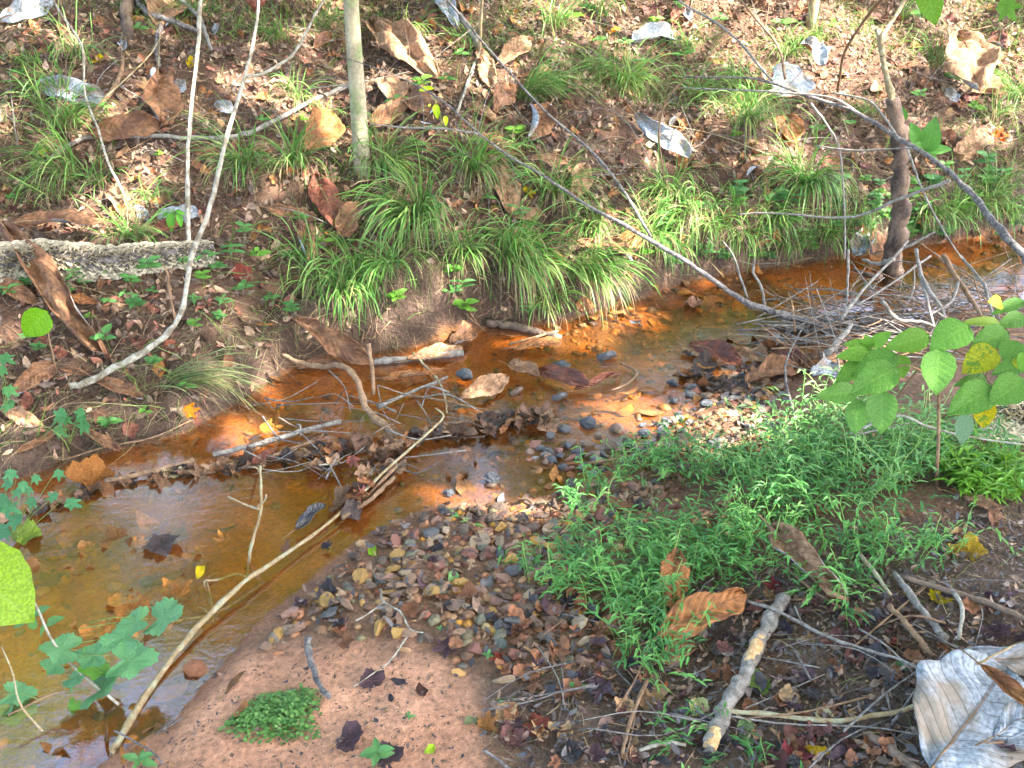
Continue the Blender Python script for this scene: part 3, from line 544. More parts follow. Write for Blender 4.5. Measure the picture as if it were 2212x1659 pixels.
for (px, r0, r1, mat, lab, lf) in [
    ([(1608, 1326), (1682, 1353), (1775, 1403), (1868, 1436), (1942, 1459), (2015, 1498)], 4, 3, 'bark_grey', 'long thin grey twig curving from the broken stick to the silver leaf', .05),
    ([(1555, 1553), (1648, 1560), (1795, 1576), (1875, 1566), (1958, 1550), (2000, 1524)], 6, 5, 'bark_tan', 'curved tan twig lying across the foot of the broken stick', .03),
    ([(1560, 1560), (1700, 1580), (1900, 1590), (2212, 1650)], 2.5, 2, 'bark_grey', 'very thin grey twig crossing under the silver leaf', .025),
    ([(1852, 1233), (1885, 1278), (1915, 1320)], 5, 4, 'bark_tan', 'snapped tan stick standing over the mud beside the weeds', .06),
    ([(1915, 1325), (1960, 1375), (2010, 1436)], 7, 6, 'bark_brown', 'rough brown stick running down to the folded silver leaf', .03),
    ([(1928, 1256), (1975, 1320), (2037, 1398)], 7, 9, 'bark_grey', 'grey stick with a pale broken end above the silver leaf', .03),
    ([(1942, 1263), (2060, 1300), (2150, 1330), (2230, 1366)], 7, 6, 'bark_rot', 'dark mossy stick lying along the edge of the weeds', .03),
    ([(1868, 1586), (1920, 1625), (1985, 1675)], 12, 12, 'bark_rot', 'dark decayed wood chunk half buried beside the silver leaf', .01),
    ([(2050, 1305), (2070, 1350), (2062, 1412)], 5, 4, 'bark_pale', 'short pale stub sticking up behind the silver leaf', .05),
    ([(1397, 1488), (1364, 1566), (1343, 1645)], 5, 4, 'bark_brown', 'bowed brown stem lying at the end of the weeds', .03),
    ([(1380, 1633), (1430, 1618), (1480, 1620)], 5, 4, 'bark_pale', 'whitish peeled twig on the dark mud', .02),
    ([(667, 1398), (672, 1440), (690, 1490), (714, 1526)], 7, 5, 'bark_dark', 'dark bent stick stuck in the sand by the green mat', .03),
    ([(823, 1290), (830, 1316), (867, 1340), (887, 1376), (915, 1384)], 2.5, 1.5, 'bark_pale', 'thin pale zigzag twig on the gravel', .03),
    ([(885, 1380), (846, 1436), (805, 1468), (765, 1495)], 1.8, 1.2, 'bark_pale', 'hair thin pale twig lying from gravel to sand', .02),
    ([(828, 1312), (800, 1335), (770, 1352)], 2, 1.5, 'bark_pale', 'forked pale twig tip on the gravel', .02),
    ([(1045, 1626), (1080, 1650), (1110, 1675)], 4, 3, 'bark_dark', 'black twig at the edge of the sand', .01),
    ([(255, 1608), (330, 1650), (360, 1680)], 2.5, 1.5, 'bark_dark', 'dark twig bending over the sand near the small seedling', .05),
    ([(2040, 1520), (2130, 1590), (2212, 1640)], 8, 8, 'bark_rot', 'dark rotten stick under the curled brown leaf', .0),
    ([(2090, 1500), (2170, 1460), (2230, 1440)], 3, 2, 'bark_tan', 'thin tan twig resting on the silver leaf', .10),
    ([(1680, 1230), (1750, 1290), (1810, 1330)], 3, 3, 'bark_brown', 'brown twig beside the half hidden leaf in the weeds', .03),
    ([(30, 1580), (100, 1545), (150, 1525)], 2.5, 2, 'bark_brown', 'thin brown twig above the water near the vine', .06),
    ([(340, 1590), (370, 1572), (395, 1558)], 3, 2, 'bark_dark', 'dark twig at the sandy waterline', .01)]:
    limb('twig', px, r0, r1, mat, lab, 'twig', lift=lf, k=6, rough=.2)
# random dead twigs lying on the slopes
rs = np.random.RandomState(77)
def loose_twigs(n, pts_px, Lr, label, group, mats, rr=(1.3, 3.2), lift=(.01, .06)):
    for i in range(n):
        u, v = pts_px(); p = G(u, v); L = rs.uniform(*Lr); a = rs.uniform(0, math.pi * 2); d = np.array([math.cos(a), math.sin(a) * .8, 0]); m_ = rs.uniform(-.18, .18)
        Q = []
        for t_ in (-.5, 0, .5):
            xy = p[:2] + d[:2] * L * t_ + np.array([-d[1], d[0]]) * m_ * L * (.25 - t_ * t_) * 2; Q.append([*xy, max(float(H(*xy)), 0) + rs.uniform(*lift)])
        Q = crom(Q, 7); r = rs.uniform(*rr) * .0013; Q = clear(Q, r)
        vv, f = tube(Q, np.linspace(r, r * .5, 7), 5, .2); tag(mk('dead_twig', vv, f, M[mats[rs.randint(len(mats))]], org=Q[0]), label, 'twig', group)
loose_twigs(95, lambda: (rs.uniform(0, 2212), rs.uniform(5, 540)), (.2, .75), 'thin dead twig lying on the leafy far slope', 'dead twigs on the far slope', ['bark_grey', 'bark_brown', 'bark_tan', 'bark_dark'])
loose_twigs(46, lambda: (rs.uniform(1120, 2200), rs.uniform(1260, 1650)), (.1, .4), 'thin dead twig lying on the dark near bank mud', 'dead twigs on the near bank mud', ['bark_grey', 'bark_brown', 'bark_dark'])
loose_twigs(52, lambda: (rs.uniform(560, 1000), 960 + rs.uniform(-100, 70)), (.12, .4), 'wet dark twig caught in the midstream debris', 'twigs in the midstream debris', ['bark_dark', 'bark_grey', 'bark_rot'], (1.5, 4), (.0, .09))
loose_twigs(46, lambda: (rs.uniform(900, 2212), rs.uniform(20, 420)), (.35, 1.1), 'slender dark twig leaning over the sunny far slope', 'leaning twigs on the far slope', ['bark_grey', 'bark_dark', 'bark_brown'], (1.0, 2.2), (.03, .26))
loose_twigs(60, lambda: (rs.uniform(0, 1900), rs.uniform(300, 640)), (.15, .5), 'fine dead twig caught on the cut bank', 'fine twigs on the cut bank', ['bark_grey', 'bark_brown', 'bark_dark', 'bark_tan'], (.8, 1.8), (.02, .12))
for i in range(26):                                        # roots laid bare along the cut bank
    u = rs.uniform(560, 1500); v = np.interp(u, [560, 760, 1050, 1380, 1500], [800, 720, 665, 610, 575]) + rs.uniform(-20, 12); p = G(u, v, .012); L = rs.uniform(.08, .22)
    Q = [p]; d_ = np.array([rs.normal() * .6, -.45, -.7])
    for k in range(3): Q.append(Q[-1] + unit(d_) * L / 3); d_ = d_ + rs.normal(size=3) * [.5, .2, .2]
    Q = np.array(Q); Q[:, 2] = np.maximum(Q[:, 2], .0); Q = clear(crom(Q, 7), .004); vv, f = tube(Q, np.linspace(.0035, .0012, 7), 5, .2); tag(mk('exposed_root', vv, f, M['bark_brown'], org=Q[0]), 'thin brown root hanging bare from the cut bank', 'root', 'roots of the cut bank')
# driftwood pile: grey sticks tangled where the long branch meets the shore
def pile_pt():
    t_ = rs.rand(); return 1700 + 460 * t_ + rs.normal() * 30, 735 - 75 * t_ + rs.normal() * 26 + (95 if rs.rand() < .45 else 0) * rs.rand()
for i in range(210):
    u, v = pile_pt(); p = G(u, v); L = rs.uniform(.18, .75); a = rs.normal() * .75 + (2.2 if rs.rand() < .3 else 0); el = abs(rs.normal()) * .28
    d = np.array([math.cos(a), math.sin(a) * .8, el]); d /= np.linalg.norm(d); c0 = p + [0, 0, rs.uniform(.01, .16)]
    Q = crom([c0 - d * L / 2, c0 + rs.normal(size=3) * .02, c0 + d * L / 2], 7); r = rs.uniform(.0022, .0065); Q = clear(Q, r)
    vv, f = tube(Q, np.linspace(r, r * .45, 7), 5, .2); tag(mk('driftwood_twig', vv, f, M[['bark_grey', 'bark_grey', 'bark_brown', 'bark_dark', 'bark_brown', 'bark_dark'][rs.randint(6)]], org=Q[0]), 'grey twig tangled in the driftwood pile at the shore', 'twig', 'twigs of the driftwood pile')
for px, y0, y1, r, lab in [([(1815, 690), (1870, 620), (1935, 553), (1960, 520)], 4.0, 4.5, 4, 'long straight grey stick leaning out of the driftwood pile to the snag'),
                      ([(1978, 540), (1995, 620), (2018, 706)], 4.4, 3.9, 4.5, 'upright grey stick crossing the far part of the driftwood pile'), ([(2038, 553), (2068, 603), (2108, 663), (2132, 700)], 4.5, 3.9, 6, 'reddish brown stick slanting down into the driftwood pile'),
                      ([(2125, 610), (2148, 693)], 4.0, 3.8, 4, 'short pale stick poking up from the driftwood pile'), ([(1832, 540), (1832, 600), (1830, 660)], 4.5, 4.1, 3, 'thin upright stick standing in the water by the driftwood pile'),
                      ([(1985, 590), (2040, 680), (2025, 676)], 4.2, 4.0, 5, 'grey bent stick over the brown water'), ([(2070, 610), (2055, 650), (2010, 680)], 4.2, 4.0, 4, 'hooked pale stick above the driftwood pile'),
                      ([(2010, 553), (1930, 610), (1850, 660)], 4.5, 4.1, 3, 'thin stick slanting across the brown pool'), ([(1905, 650), (1940, 690), (1990, 695), (2020, 706)], 4.0, 3.9, 5, 'pale forked stick lying on the driftwood pile'),
                      ([(1785, 765), (1810, 740), (1840, 700)], 3.7, 3.9, 8, 'thick pale grey stick at the near edge of the driftwood pile'), ([(2075, 553), (2130, 620), (2160, 690)], 4.3, 3.8, 3, 'slender arching stick over the brown pool')]:
    limb('driftwood_stick', px, r, r * .6, 'bark_grey' if r != 6 else 'bark_brown', lab, 'stick', ys=(y0, y1), k=7)

# ------------------------------------------------------------------ logs with shelf fungus
def fungus_log(px, r0, r1, label, nshelf, lift=0.02, cut=False, rimk=1., seed=1):
    rs = np.random.RandomState(seed); Q = path(px, lift, m=26); ra, rb = pxm(Q[0]) * r0, pxm(Q[-1]) * r1; rad = np.linspace(ra, rb, 26); Q[:, 2] += rad * .45
    v, f = tube(Q, rad, 18, .1, rs); o = mk('fungus_log', v, f, M['bark_dark'], org=Q[0]); tag(o, label, 'log')
    V = []; F = []; C = []; T = unit(Q[-1] - Q[0]); tocam = unit(np.array([0, 0, CAMZ]) - Q.mean(0)); tc = unit(tocam - T * np.dot(tocam, T)); up = np.cross(T, tc); up = up if up[2] > 0 else -up
    rows = 10
    for i in range(nshelf):
        t_ = rs.rand(); k = t_ * 25; j = int(min(k, 24)); c = Q[j] * (1 - k + j) + Q[j + 1] * (k - j); r = np.interp(t_, [0, 1], [ra, rb])
        an = (rs.randint(rows) + .5 + rs.normal() * .25) / rows * 3.1 - 1.45; dr = tc * math.cos(an) + up * math.sin(an); tang = -tc * math.sin(an) + up * math.cos(an)
        w_ = r * rs.uniform(.3, .6); dpt = r * rs.uniform(.26, .42); base = c + dr * r * .97; b0 = len(V); m = 9; ph = rs.rand() * 6; col = np.array([.20, .17, .13]) * rs.uniform(.6, 1.3); rim = rimk * np.array([.56, .50, .38]) * rs.uniform(.7, 1.15)
        for q in range(m):
            a = math.pi * q / (m - 1); wv = .30 * w_ * math.sin(a * 4.5 + ph)
            ed = T * math.cos(a) * w_; prof = math.sin(a) ** .6
            for (fr_, cc) in ((0, col), (.45, col * 1.4), (.62, rim), (1.0, rim * 1.1)):
                V.append(base + ed * (.75 + .25 * fr_) + dr * dpt * prof * fr_ + tang * (wv * fr_ - .25 * dpt * fr_ + w_ * .25 * (1 - prof) * .3)); C.append(cc)
        for q in range(m - 1):
            for s in range(3): a = b0 + q * 4 + s; F.append((a, a + 1, a + 5, a + 4))
    sh = mk('shelf_fungus', np.array(V), F, M['shelf'], o, cols=np.array(C)); sh['kind'] = 'stuff'
    if cut:
        d = unit(Q[0] - Q[1]); vv, f = tube(np.array([Q[0] - d * .01, Q[0] + d * .012]), [ra * .98, ra * .93], 18, .05, rs); mk('cut_end', vv, f, M['wood_worn'], o)
    return o
fungus_log([(4, 602), (110, 586), (230, 590), (350, 576), (462, 564)], 39, 22, 'log crusted with frilly cream shelf fungus on the far bank', 560, seed=4)
fungus_log([(2112, 935), (2180, 942), (2330, 950)], 40, 42, 'cut log with white frilly fungus behind the big leaved sapling', 230, lift=.05, cut=True, rimk=1.6, seed=5)
v, f = tube(path([(1900, 1010, .02), (1960, 960, .05), (2020, 900, .12)]), .008, 7, .2)
# ------------------------------------------------------------------ big dry magnolia leaves
def magnolia(u0, v0, u1, v1, w, label, top='dry_brown', under='silver', face=.35, cup=(.5, .5), bend=.05, lift=(.012, .012), tw=0., group=None, water=False, name='dry_leaf', seed=None):
    rs = np.random.RandomState(seed if seed is not None else int(u0 * 7 + v0 * 13 + u1) % 9973)
    w = w * .86; A, Bp = G(u0, v0, lift[0]), G(u1, v1, lift[1]); L = np.linalg.norm(Bp - A); Xa = (Bp - A) / L; n0 = NRM((A + Bp) / 2); tc = unit(np.array([0, 0, CAMZ]) - A)
    N = n0 * (1 - face) + tc * face; N = unit(N - Xa * np.dot(N, Xa)); n0 = unit(n0 - Xa * np.dot(n0, Xa)); Ya = np.cross(N, Xa)
    W = w * L / 2; au = W * .75 * abs(np.dot(n0, Ya)); ns, ntt = 31, 11; S = np.linspace(0, 1, ns); T = np.linspace(-1, 1, ntt)
    prof = (S ** .62) * ((1 - S) ** .5); prof = prof / prof.max(); prof[0] = .03; prof[-1] = .02
    ph = rs.rand(6) * 6.28; V = []; ST = []
    for i, s in enumerate(S):
        wv = W * prof[i] * (1 + .10 * math.sin(9 * s + ph[0]) + .06 * math.sin(23 * s + ph[1])); ang = tw * (s - .5) + .25 * math.sin(4 * s + ph[2])
        ca, sa = math.cos(ang), math.sin(ang); y_, n_ = Ya * ca + N * sa, N * ca - Ya * sa
        for t in T:
            c = cup[0] if t < 0 else cup[1]; c = c * (1 + .5 * math.sin(6 * s + ph[3] + (2 if t < 0 else 0))); c = c if abs(c) > .02 else .02; q = abs(t)
            yy = math.sin(c * q) / c * (1 if t > 0 else -1); zz = (1 - math.cos(c * q)) / c
            z = wv * zz + .0055 * math.sin(2 * math.pi * (11 * s - 2.4 * q)) * q ** .5 * L + L * bend * 4 * s * (1 - s) + L * .026 * math.sin(9 * s + 4 * t + ph[4]) + L * .014 * math.sin(17 * s - 7 * t + ph[5])
            V.append(A + Xa * s * L + y_ * wv * yy + n_ * z + n0 * au); ST.append((s, t))
    V = np.array(V); nn = len(V)
    if not water: h = np.maximum(H(V[:, 0], V[:, 1]), 0); V[:, 2] = np.maximum(V[:, 2], h + .003)
    F = []
    for i in range(ns - 1):
        for j in range(ntt - 1): a = i * ntt + j; F.append((a, a + ntt, a + ntt + 1, a + 1))
    Gd = V.reshape(ns, ntt, 3); off = np.cross(np.gradient(Gd, axis=0), np.gradient(Gd, axis=1)).reshape(-1, 3); off = off / (np.linalg.norm(off, axis=1)[:, None] + 1e-9) * .0013; VV = np.concatenate([V + off, V - off]); FF = F + [(f[0] + nn, f[3] + nn, f[2] + nn, f[1] + nn) for f in F]
    ring = [j for j in range(ntt)] + [i * ntt + ntt - 1 for i in range(1, ns)] + [(ns - 1) * ntt + j for j in range(ntt - 2, -1, -1)] + [i * ntt for i in range(ns - 2, 0, -1)]
    FF += [(ring[k], ring[(k + 1) % len(ring)], ring[(k + 1) % len(ring)] + nn, ring[k] + nn) for k in range(len(ring))]
    fm = [0] * len(F) + [1] * len(F) + [0] * len(ring)
    o = mk(name, VV, FF, [M[top], M[under]], org=A, fm=fm, uv=np.array(ST + ST)); tag(o, label, 'dry leaf', group)
    mid = V[np.arange(ns) * ntt + ntt // 2]; sg = -1 if top == 'silver' else 1
    pet = np.concatenate([[mid[0] - Xa * .06 + n0 * .004], mid]); r = np.linspace(.0032, .0009, len(pet)) * min(1.3, L / .3)
    vv, f = tube(pet, r, 5); mk('midrib', vv, f, M['bark_brown'], o)
    return o
S_, BR, TN, RD, OR = 'silver', 'dry_brown', 'dry_tan', 'dry_red', 'dry_orange'
BL = [
 (77, 190, 232, 226, .42, 'long silver leaf under an arching grass tuft on the slope', dict(top=S_, under=BR, face=.5)),
 (343, 158, 350, 280, .55, 'upright brown leaf with a silver curled edge', dict(top=BR, face=.75, cup=(2.3, .3))),
 (197, 309, 356, 298, .48, 'broad brown leaf with a silver folded corner on the fallen branch', dict(face=.7, cup=(.3, 1.5), lift=(.03, .05))),
 (352, 62, 350, -8, .6, 'brown leaf hanging against the top of the slope', dict(top=TN, face=.7)),
 (0, 62, 118, 14, .42, 'half white half brown leaf by the fern at the slope top', dict(top=S_, under=TN, face=.6)),
 (653, 335, 722, 278, .6, 'orange brown leaf folded upright beside the thin stem', dict(top=OR, under=OR, face=.7, cup=(1., 1.), lift=(.02, .07))),
 (417, 338, 476, 340, .5, 'small brown leaf between the pale stems', dict(face=.5)),
 (30, 530, 232, 502, .26, 'long narrow brown leaf lying on top of the fungus log', dict(face=.5, lift=(.09, .05), cup=(.9, .5))),
 (235, 408, 292, 484, .36, 'narrow tan leaf at the foot of the crooked twig', dict(top=TN, face=.5, cup=(1.2, .4))),
 (338, 522, 402, 506, .6, 'crumpled reddish leaf behind the fungus log', dict(top=RD, under=BR, face=.6, cup=(1.4, 1.2), lift=(.05, .05))),
 (573, 458, 684, 484, .38, 'dished brown leaf below the two grass tufts', dict(face=.55, cup=(1.5, .6), bend=-.05)),
 (648, 498, 672, 585, .42, 'brown leaf with silver rim hanging down the bank', dict(face=.8, cup=(1.9, .3), lift=(.04, .03))),
 (682, 392, 738, 515, .42, 'large rust brown leaf with red edge on the slope', dict(top=RD, under=BR, face=.75, cup=(.8, .4), lift=(.03, .03))),
 (775, 452, 736, 528, .6, 'broad brown leaf propped against the rust brown leaf', dict(face=.8, lift=(.03, .03))),
 (386, 178, 391, 207, .7, 'tiny silver leaf beside the pale sapling stem', dict(top=S_, under=BR, face=.8)),
 (466, 230, 505, 250, .7, 'small silver leaf behind the white curved stem', dict(top=S_, under=TN, face=.6)),
 (292, 450, 322, 482, .5, 'small silver leaf above the fungus log', dict(top=S_, under=BR, face=.7)),
 (340, 478, 430, 468, .5, 'dull silver leaf behind the hanging green leaves', dict(top=S_, under=BR, face=.5)),
 (20, 528, 55, 515, .8, 'pale silver leaf scrap at the end of the fungus log', dict(top=S_, under=BR, face=.7, lift=(.06, .06))),
 (558, -8, 561, 112, .5, 'dark crumpled leaf caught on the tip of the white curved stem', dict(top=RD, under=RD, face=.9, cup=(1.6, 1.4), lift=(.25, .25))),
 (804, 66, 946, 181, .28, 'long sunlit rust leaf beside the young tree trunk', dict(top=TN, under=BR, face=.7, cup=(.6, 1.), lift=(.04, .03))),
 (803, 292, 888, 244, .55, 'striped brown leaf leaning on the young tree', dict(face=.75, cup=(.9, .4), lift=(.03, .04))),
 (832, 176, 855, 232, .5, 'tan leaf hanging beside a grey stick', dict(top=TN, face=.7)),
 (870, 213, 928, 259, .5, 'brown pointed leaf near yellow green sprigs', dict(face=.6)),
 (1033, 122, 1068, 203, .42, 'pointed pale tan leaf in sun below the thin stem', dict(top=TN, under=TN, face=.8, lift=(.05, .03))),
 (1075, 150, 1145, 110, .5, 'tan leaf angled uphill in the sun', dict(top=TN, under=BR, face=.7, lift=(.03, .06))),
 (990, 72, 945, -6, .32, 'tall silver leaf standing at the top of the slope', dict(top=S_, under=BR, face=.8, lift=(.03, .04))),
 (1010, 233, 1068, 275, .5, 'torn tan leaf below the pointed pale leaf', dict(top=TN, under=BR, face=.7, cup=(1.3, .5))),
 (1070, 255, 1098, 205, .4, 'narrow brown leaf standing by the drooping tuft', dict(face=.7, lift=(.02, .06))),
 (933, 337, 1132, 354, .2, 'very long narrow curled brown leaf across the bank', dict(face=.5, cup=(1.8, 1.2), lift=(.04, .03))),
 (1143, 370, 1225, 370, .45, 'pale shrivelled leaf over the long dark branch', dict(top=TN, under=S_, face=.6, cup=(1.4, 1.2), lift=(.05, .04))),
 (1078, 365, 1105, 478, .38, 'tan leaf hanging down the bank beside a grass tuft', dict(top=TN, face=.8, lift=(.05, .03))),
 (1190, 252, 1140, 330, .6, 'curled brown leaf rimmed with silver like an open hand', dict(top=BR, under=S_, face=.75, cup=(2.2, 1.6), lift=(.04, .04))),
 (1232, 448, 1265, 378, .5, 'tan leaf standing in the grass above the dark branch', dict(top=TN, face=.8, lift=(.03, .06))),
 (1277, 460, 1355, 482, .36, 'curled brown leaf behind the long dark branch', dict(face=.5, cup=(1.5, .8))),
 (1107, 478, 1172, 466, .5, 'pale folded leaf at the foot of the hanging leaf', dict(top=TN, under=S_, face=.6)),
 (1363, 268, 1480, 362, .40, 'big white underside leaf in sun on the far bank', dict(top=S_, under=BR, face=.75, cup=(.9, 1.2), lift=(.04, .03))),
 (1326, 548, 1382, 524, .85, 'folded brown leaf near the end of the dark branch', dict(top=OR, under=BR, face=.8, cup=(.5, 1.1), lift=(.04, .05))),
 (1360, 102, 1450, 86, .45, 'bleached bone white leaf in the sunny litter', dict(top=S_, under=S_, face=.5, cup=(1.2, 1.))),
 (803, 542, 868, 548, .45, 'brown leaf lying under the green tuft', dict(face=.5)),
 (1730, 145, 1768, 200, .6, 'silver leaf hanging over the crossing twigs', dict(top=S_, under=BR, face=.85, cup=(1.6, .5), lift=(.15, .15))),
 (1722, 210, 1678, 255, .8, 'grey silver triangular leaf hanging under the twigs', dict(top=S_, under=OR, face=.9, lift=(.14, .10))),
 (2052, 110, 2096, 222, .45, 'large pinkish tan leaf upright in the sun', dict(top=TN, face=.85, cup=(.7, .6), lift=(.05, .04))),
 (2092, 213, 2165, 203, .45, 'brown leaf at the foot of the pinkish leaf', dict(face=.6)),
 (2038, 212, 2062, 240, .7, 'bluish silver leaf scrap below the pinkish leaf', dict(top=S_, under=BR, face=.8, lift=(.05, .05))),
 (2056, 350, 2138, 298, .45, 'brown leaf over the broad leaved herb', dict(top=TN, face=.7)),
 (1588, 412, 1636, 358, .5, 'crumpled brown leaf with white rim in the bank grass', dict(face=.8, cup=(1.9, 1.7))),
 (1690, 262, 1700, 325, .5, 'rust orange leaf below the triangular silver leaf', dict(top=OR, under=OR, face=.8)),
 (1880, 575, 1912, 548, .9, 'dry brown leaf caught at the foot of the snag', dict(face=.7, cup=(1., 1.), lift=(.05, .05))),
 (1845, 570, 1870, 520, .6, 'grey silver leaf on the snag roots', dict(top=S_, under=S_, face=.8, lift=(.05, .05))),
 (20, 548, 232, 776, .17, 'long leathery brown leaf sliding from the log to the mud', dict(face=.8, cup=(.8, .9), lift=(.13, .02))),
 (0, 628, 80, 672, .45, 'brown leaf below the end of the fungus log', dict(face=.6, lift=(.05, .03))),
 (122, 805, 35, 868, .55, 'curled dark brown leaf cupped on the muddy shore', dict(face=.6, cup=(1.5, .7), bend=.12, lift=(.03, .03))),
 (130, 806, 208, 816, .25, 'narrow folded leaf by the base of the white curved stem', dict(face=.6, cup=(1.2, 1.))),
 (205, 822, 310, 868, .33, 'muddy brown leaf below the base of the white curved stem', dict(face=.5, cup=(.9, .6))),
 (0, 888, 92, 940, .36, 'tan brown leaf half buried at the muddy shore', dict(top=TN, face=.5)),
 (180, 936, 262, 982, .30, 'dark muddy leaf at the waterline', dict(top=BR, under=BR, face=.5)),
 (38, 985, 118, 938, .25, 'arched dark leaf over the mud', dict(top=BR, under=BR, face=.4, bend=.18, cup=(1., 1.))),
 (125, 676, 216, 672, .35, 'yellowing brown leaf arched over the bank seedlings', dict(top=OR, under=BR, face=.5, bend=.2, cup=(.8, .8), lift=(.03, .03))),
 (634, 716, 806, 800, .34, 'big ribbed brown leaf draped from the bank into the creek', dict(top=BR, face=.9, cup=(.9, 1.1), bend=.06, lift=(.045, .02))),
 (640, 800, 738, 792, .3, 'wet brown leaf under the ribbed leaf', dict(face=.3)),
 (880, 785, 1000, 762, .3, 'pinkish wet leaf floating behind the smooth grey log', dict(top=TN, under=BR, face=.4, water=True)),
 (1110, 762, 1215, 745, .3, 'orange leaf half sunk beside the rotten log', dict(top=OR, under=OR, face=.35, cup=(.9, .5))),
 (975, 756, 1022, 728, .7, 'dry brown leaf pointing up at the cut bank', dict(face=.8, cup=(1.2, 1.), lift=(.0, .04))),
 (825, 826, 942, 818, .25, 'submerged orange leaf with a pale rim above water', dict(top=OR, under=TN, face=.3, cup=(1.3, .5))),
 (995, 876, 1098, 828, .4, 'striped tan leaf lying in the shallow water', dict(top=TN, under=BR, face=.6, cup=(.7, .8))),
 (1098, 800, 1165, 826, .6, 'crumpled tan leaf among the riffle stones', dict(top=TN, under=BR, face=.6, cup=(1.4, 1.2))),
 (1165, 812, 1272, 848, .42, 'ribbed reddish leaf among the riffle stones', dict(top=RD, under=BR, face=.6, cup=(.8, .8))),
 (1240, 850, 1340, 816, .2, 'dark rolled leaf by the hooked twig', dict(top=RD, under=BR, face=.5, cup=(1.5, 1.5))),
 (1304, 576, 1362, 626, .5, 'brown leaf with silver half hanging over the water', dict(top=BR, under=S_, face=.85, cup=(2.4, .5), lift=(.16, .16))),
 (1240, 562, 1302, 577, .35, 'dry brown leaf caught on the bank tuft', dict(face=.5, lift=(.1, .12))),
 (1488, 758, 1602, 798, .5, 'wrinkled wine red leaf heaped at the gravel edge', dict(top=RD, under=RD, face=.5, cup=(1., 1.))),
 (1662, 775, 1730, 800, .7, 'wet purplish leaf on the shore under the driftwood', dict(top=RD, under=BR, face=.5)),
 (1590, 770, 1660, 790, .6, 'yellowish tan wet leaf between two red leaves', dict(top=TN, under=BR, face=.5)),
 (1610, 840, 1720, 800, .5, 'brown wet leaf on the dark gravel', dict(top=BR, under=BR, face=.4)),
 (1565, 1015, 1708, 972, .28, 'rolled brown bark like leaf at the edge of the weeds', dict(top=BR, under=TN, face=.5, cup=(2.2, 2.2), lift=(.03, .03))),
 (1752, 850, 1792, 822, .8, 'crumpled silver leaf under the big leaved sapling', dict(top=S_, under=BR, face=.8, cup=(1., 1.2), lift=(.05, .06))),
 (1845, 1040, 1890, 1082, .5, 'curled brown leaf lying in the weeds', dict(face=.6, cup=(1.5, 1.), lift=(.06, .05))),
 (1455, 1240, 1448, 1335, .45, 'pointed red brown leaf standing in the weeds', dict(top=OR, under=BR, face=.9, lift=(.10, .03), cup=(.4, .4))),
 (1418, 1408, 1606, 1322, .42, 'wide brown leaf with a silver folded corner on the mud', dict(top=OR, under=S_, face=.75, cup=(.4, 1.2), lift=(.03, .05))),
 (1425, 1440, 1500, 1400, .6, 'dull brown leaf under the wide folded leaf', dict(top=BR, under=S_, face=.5)),
 (1655, 1172, 1828, 1322, .34, 'large brown leaf with silver edges half hidden in the weeds', dict(top=TN, under=S_, face=.6, cup=(1.4, 1.7), lift=(.05, .03))),
 (2015, 1690, 2165, 1478, .85, 'big silver leaf with dark veins lying on the near mud', dict(top=S_, under=S_, face=.8, cup=(.25, .3), bend=.03, lift=(.015, .02))),
 (2022, 1462, 2330, 1455, .34, 'silver leaf folded over behind the big silver leaf', dict(top=S_, under=S_, face=.75, cup=(.5, 1.3), lift=(.03, .03))),
 (2098, 1508, 2260, 1618, .24, 'curled orange brown leaf lying across the silver leaf', dict(top=OR, under=TN, face=.8, cup=(.9, 1.), lift=(.10, .08))),
 (2130, 1640, 2260, 1560, .4, 'pale bluish leaf under the curled orange leaf', dict(top=S_, under=S_, face=.8, lift=(.06, .05))),
 (1862, 1180, 1930, 1140, .3, 'thin brown leaf under the weeds by the mud', dict(face=.5)),
 (2080, 1085, 2160, 1110, .4, 'tan leaf on the gravel beside the weeds', dict(top=TN, face=.5)),
 (640, 1156, 704, 1108, .4, 'black slimy leaf over the water under the tan branch', dict(top='black_leaf', under='black_leaf', face=.5, cup=(1., 1.), lift=(.02, .03))),
 (545, 1010, 600, 985, .5, 'rust leaf stuck in the leaf line', dict(top=RD, under=BR, face=.5)),
]
leafmat('black_leaf', (.03, .028, .032), None, .3, .02, spec=.6)
for a in BL: magnolia(*a[:6], **a[6])
# loose dry curled leaves on the far slope, smaller
rs = np.random.RandomState(31)
for i in range(70):
    u, v = rs.uniform(0, 2212), rs.uniform(0, 500) if rs.rand() < .8 else rs.uniform(500, 640)
    if dist(*G(u, v)[:2])[0] < .2: continue
    a = rs.uniform(0, 6.28); l = rs.uniform(28, 62); k = rs.rand()
    magnolia(u, v, u + math.cos(a) * l, v + math.sin(a) * l * .75, rs.uniform(.35, .6), 'small curled dry leaf in the litter of the far slope', top=[BR, TN, RD, BR, OR, TN, BR][rs.randint(7)] if k > .12 else S_, under=[S_, BR, TN][rs.randint(3)], face=rs.uniform(.2, .7), cup=(rs.uniform(.3, 1.9), rs.uniform(.3, 1.6)), bend=rs.uniform(-.05, .12), group='small curled leaves on the far slope', seed=i)

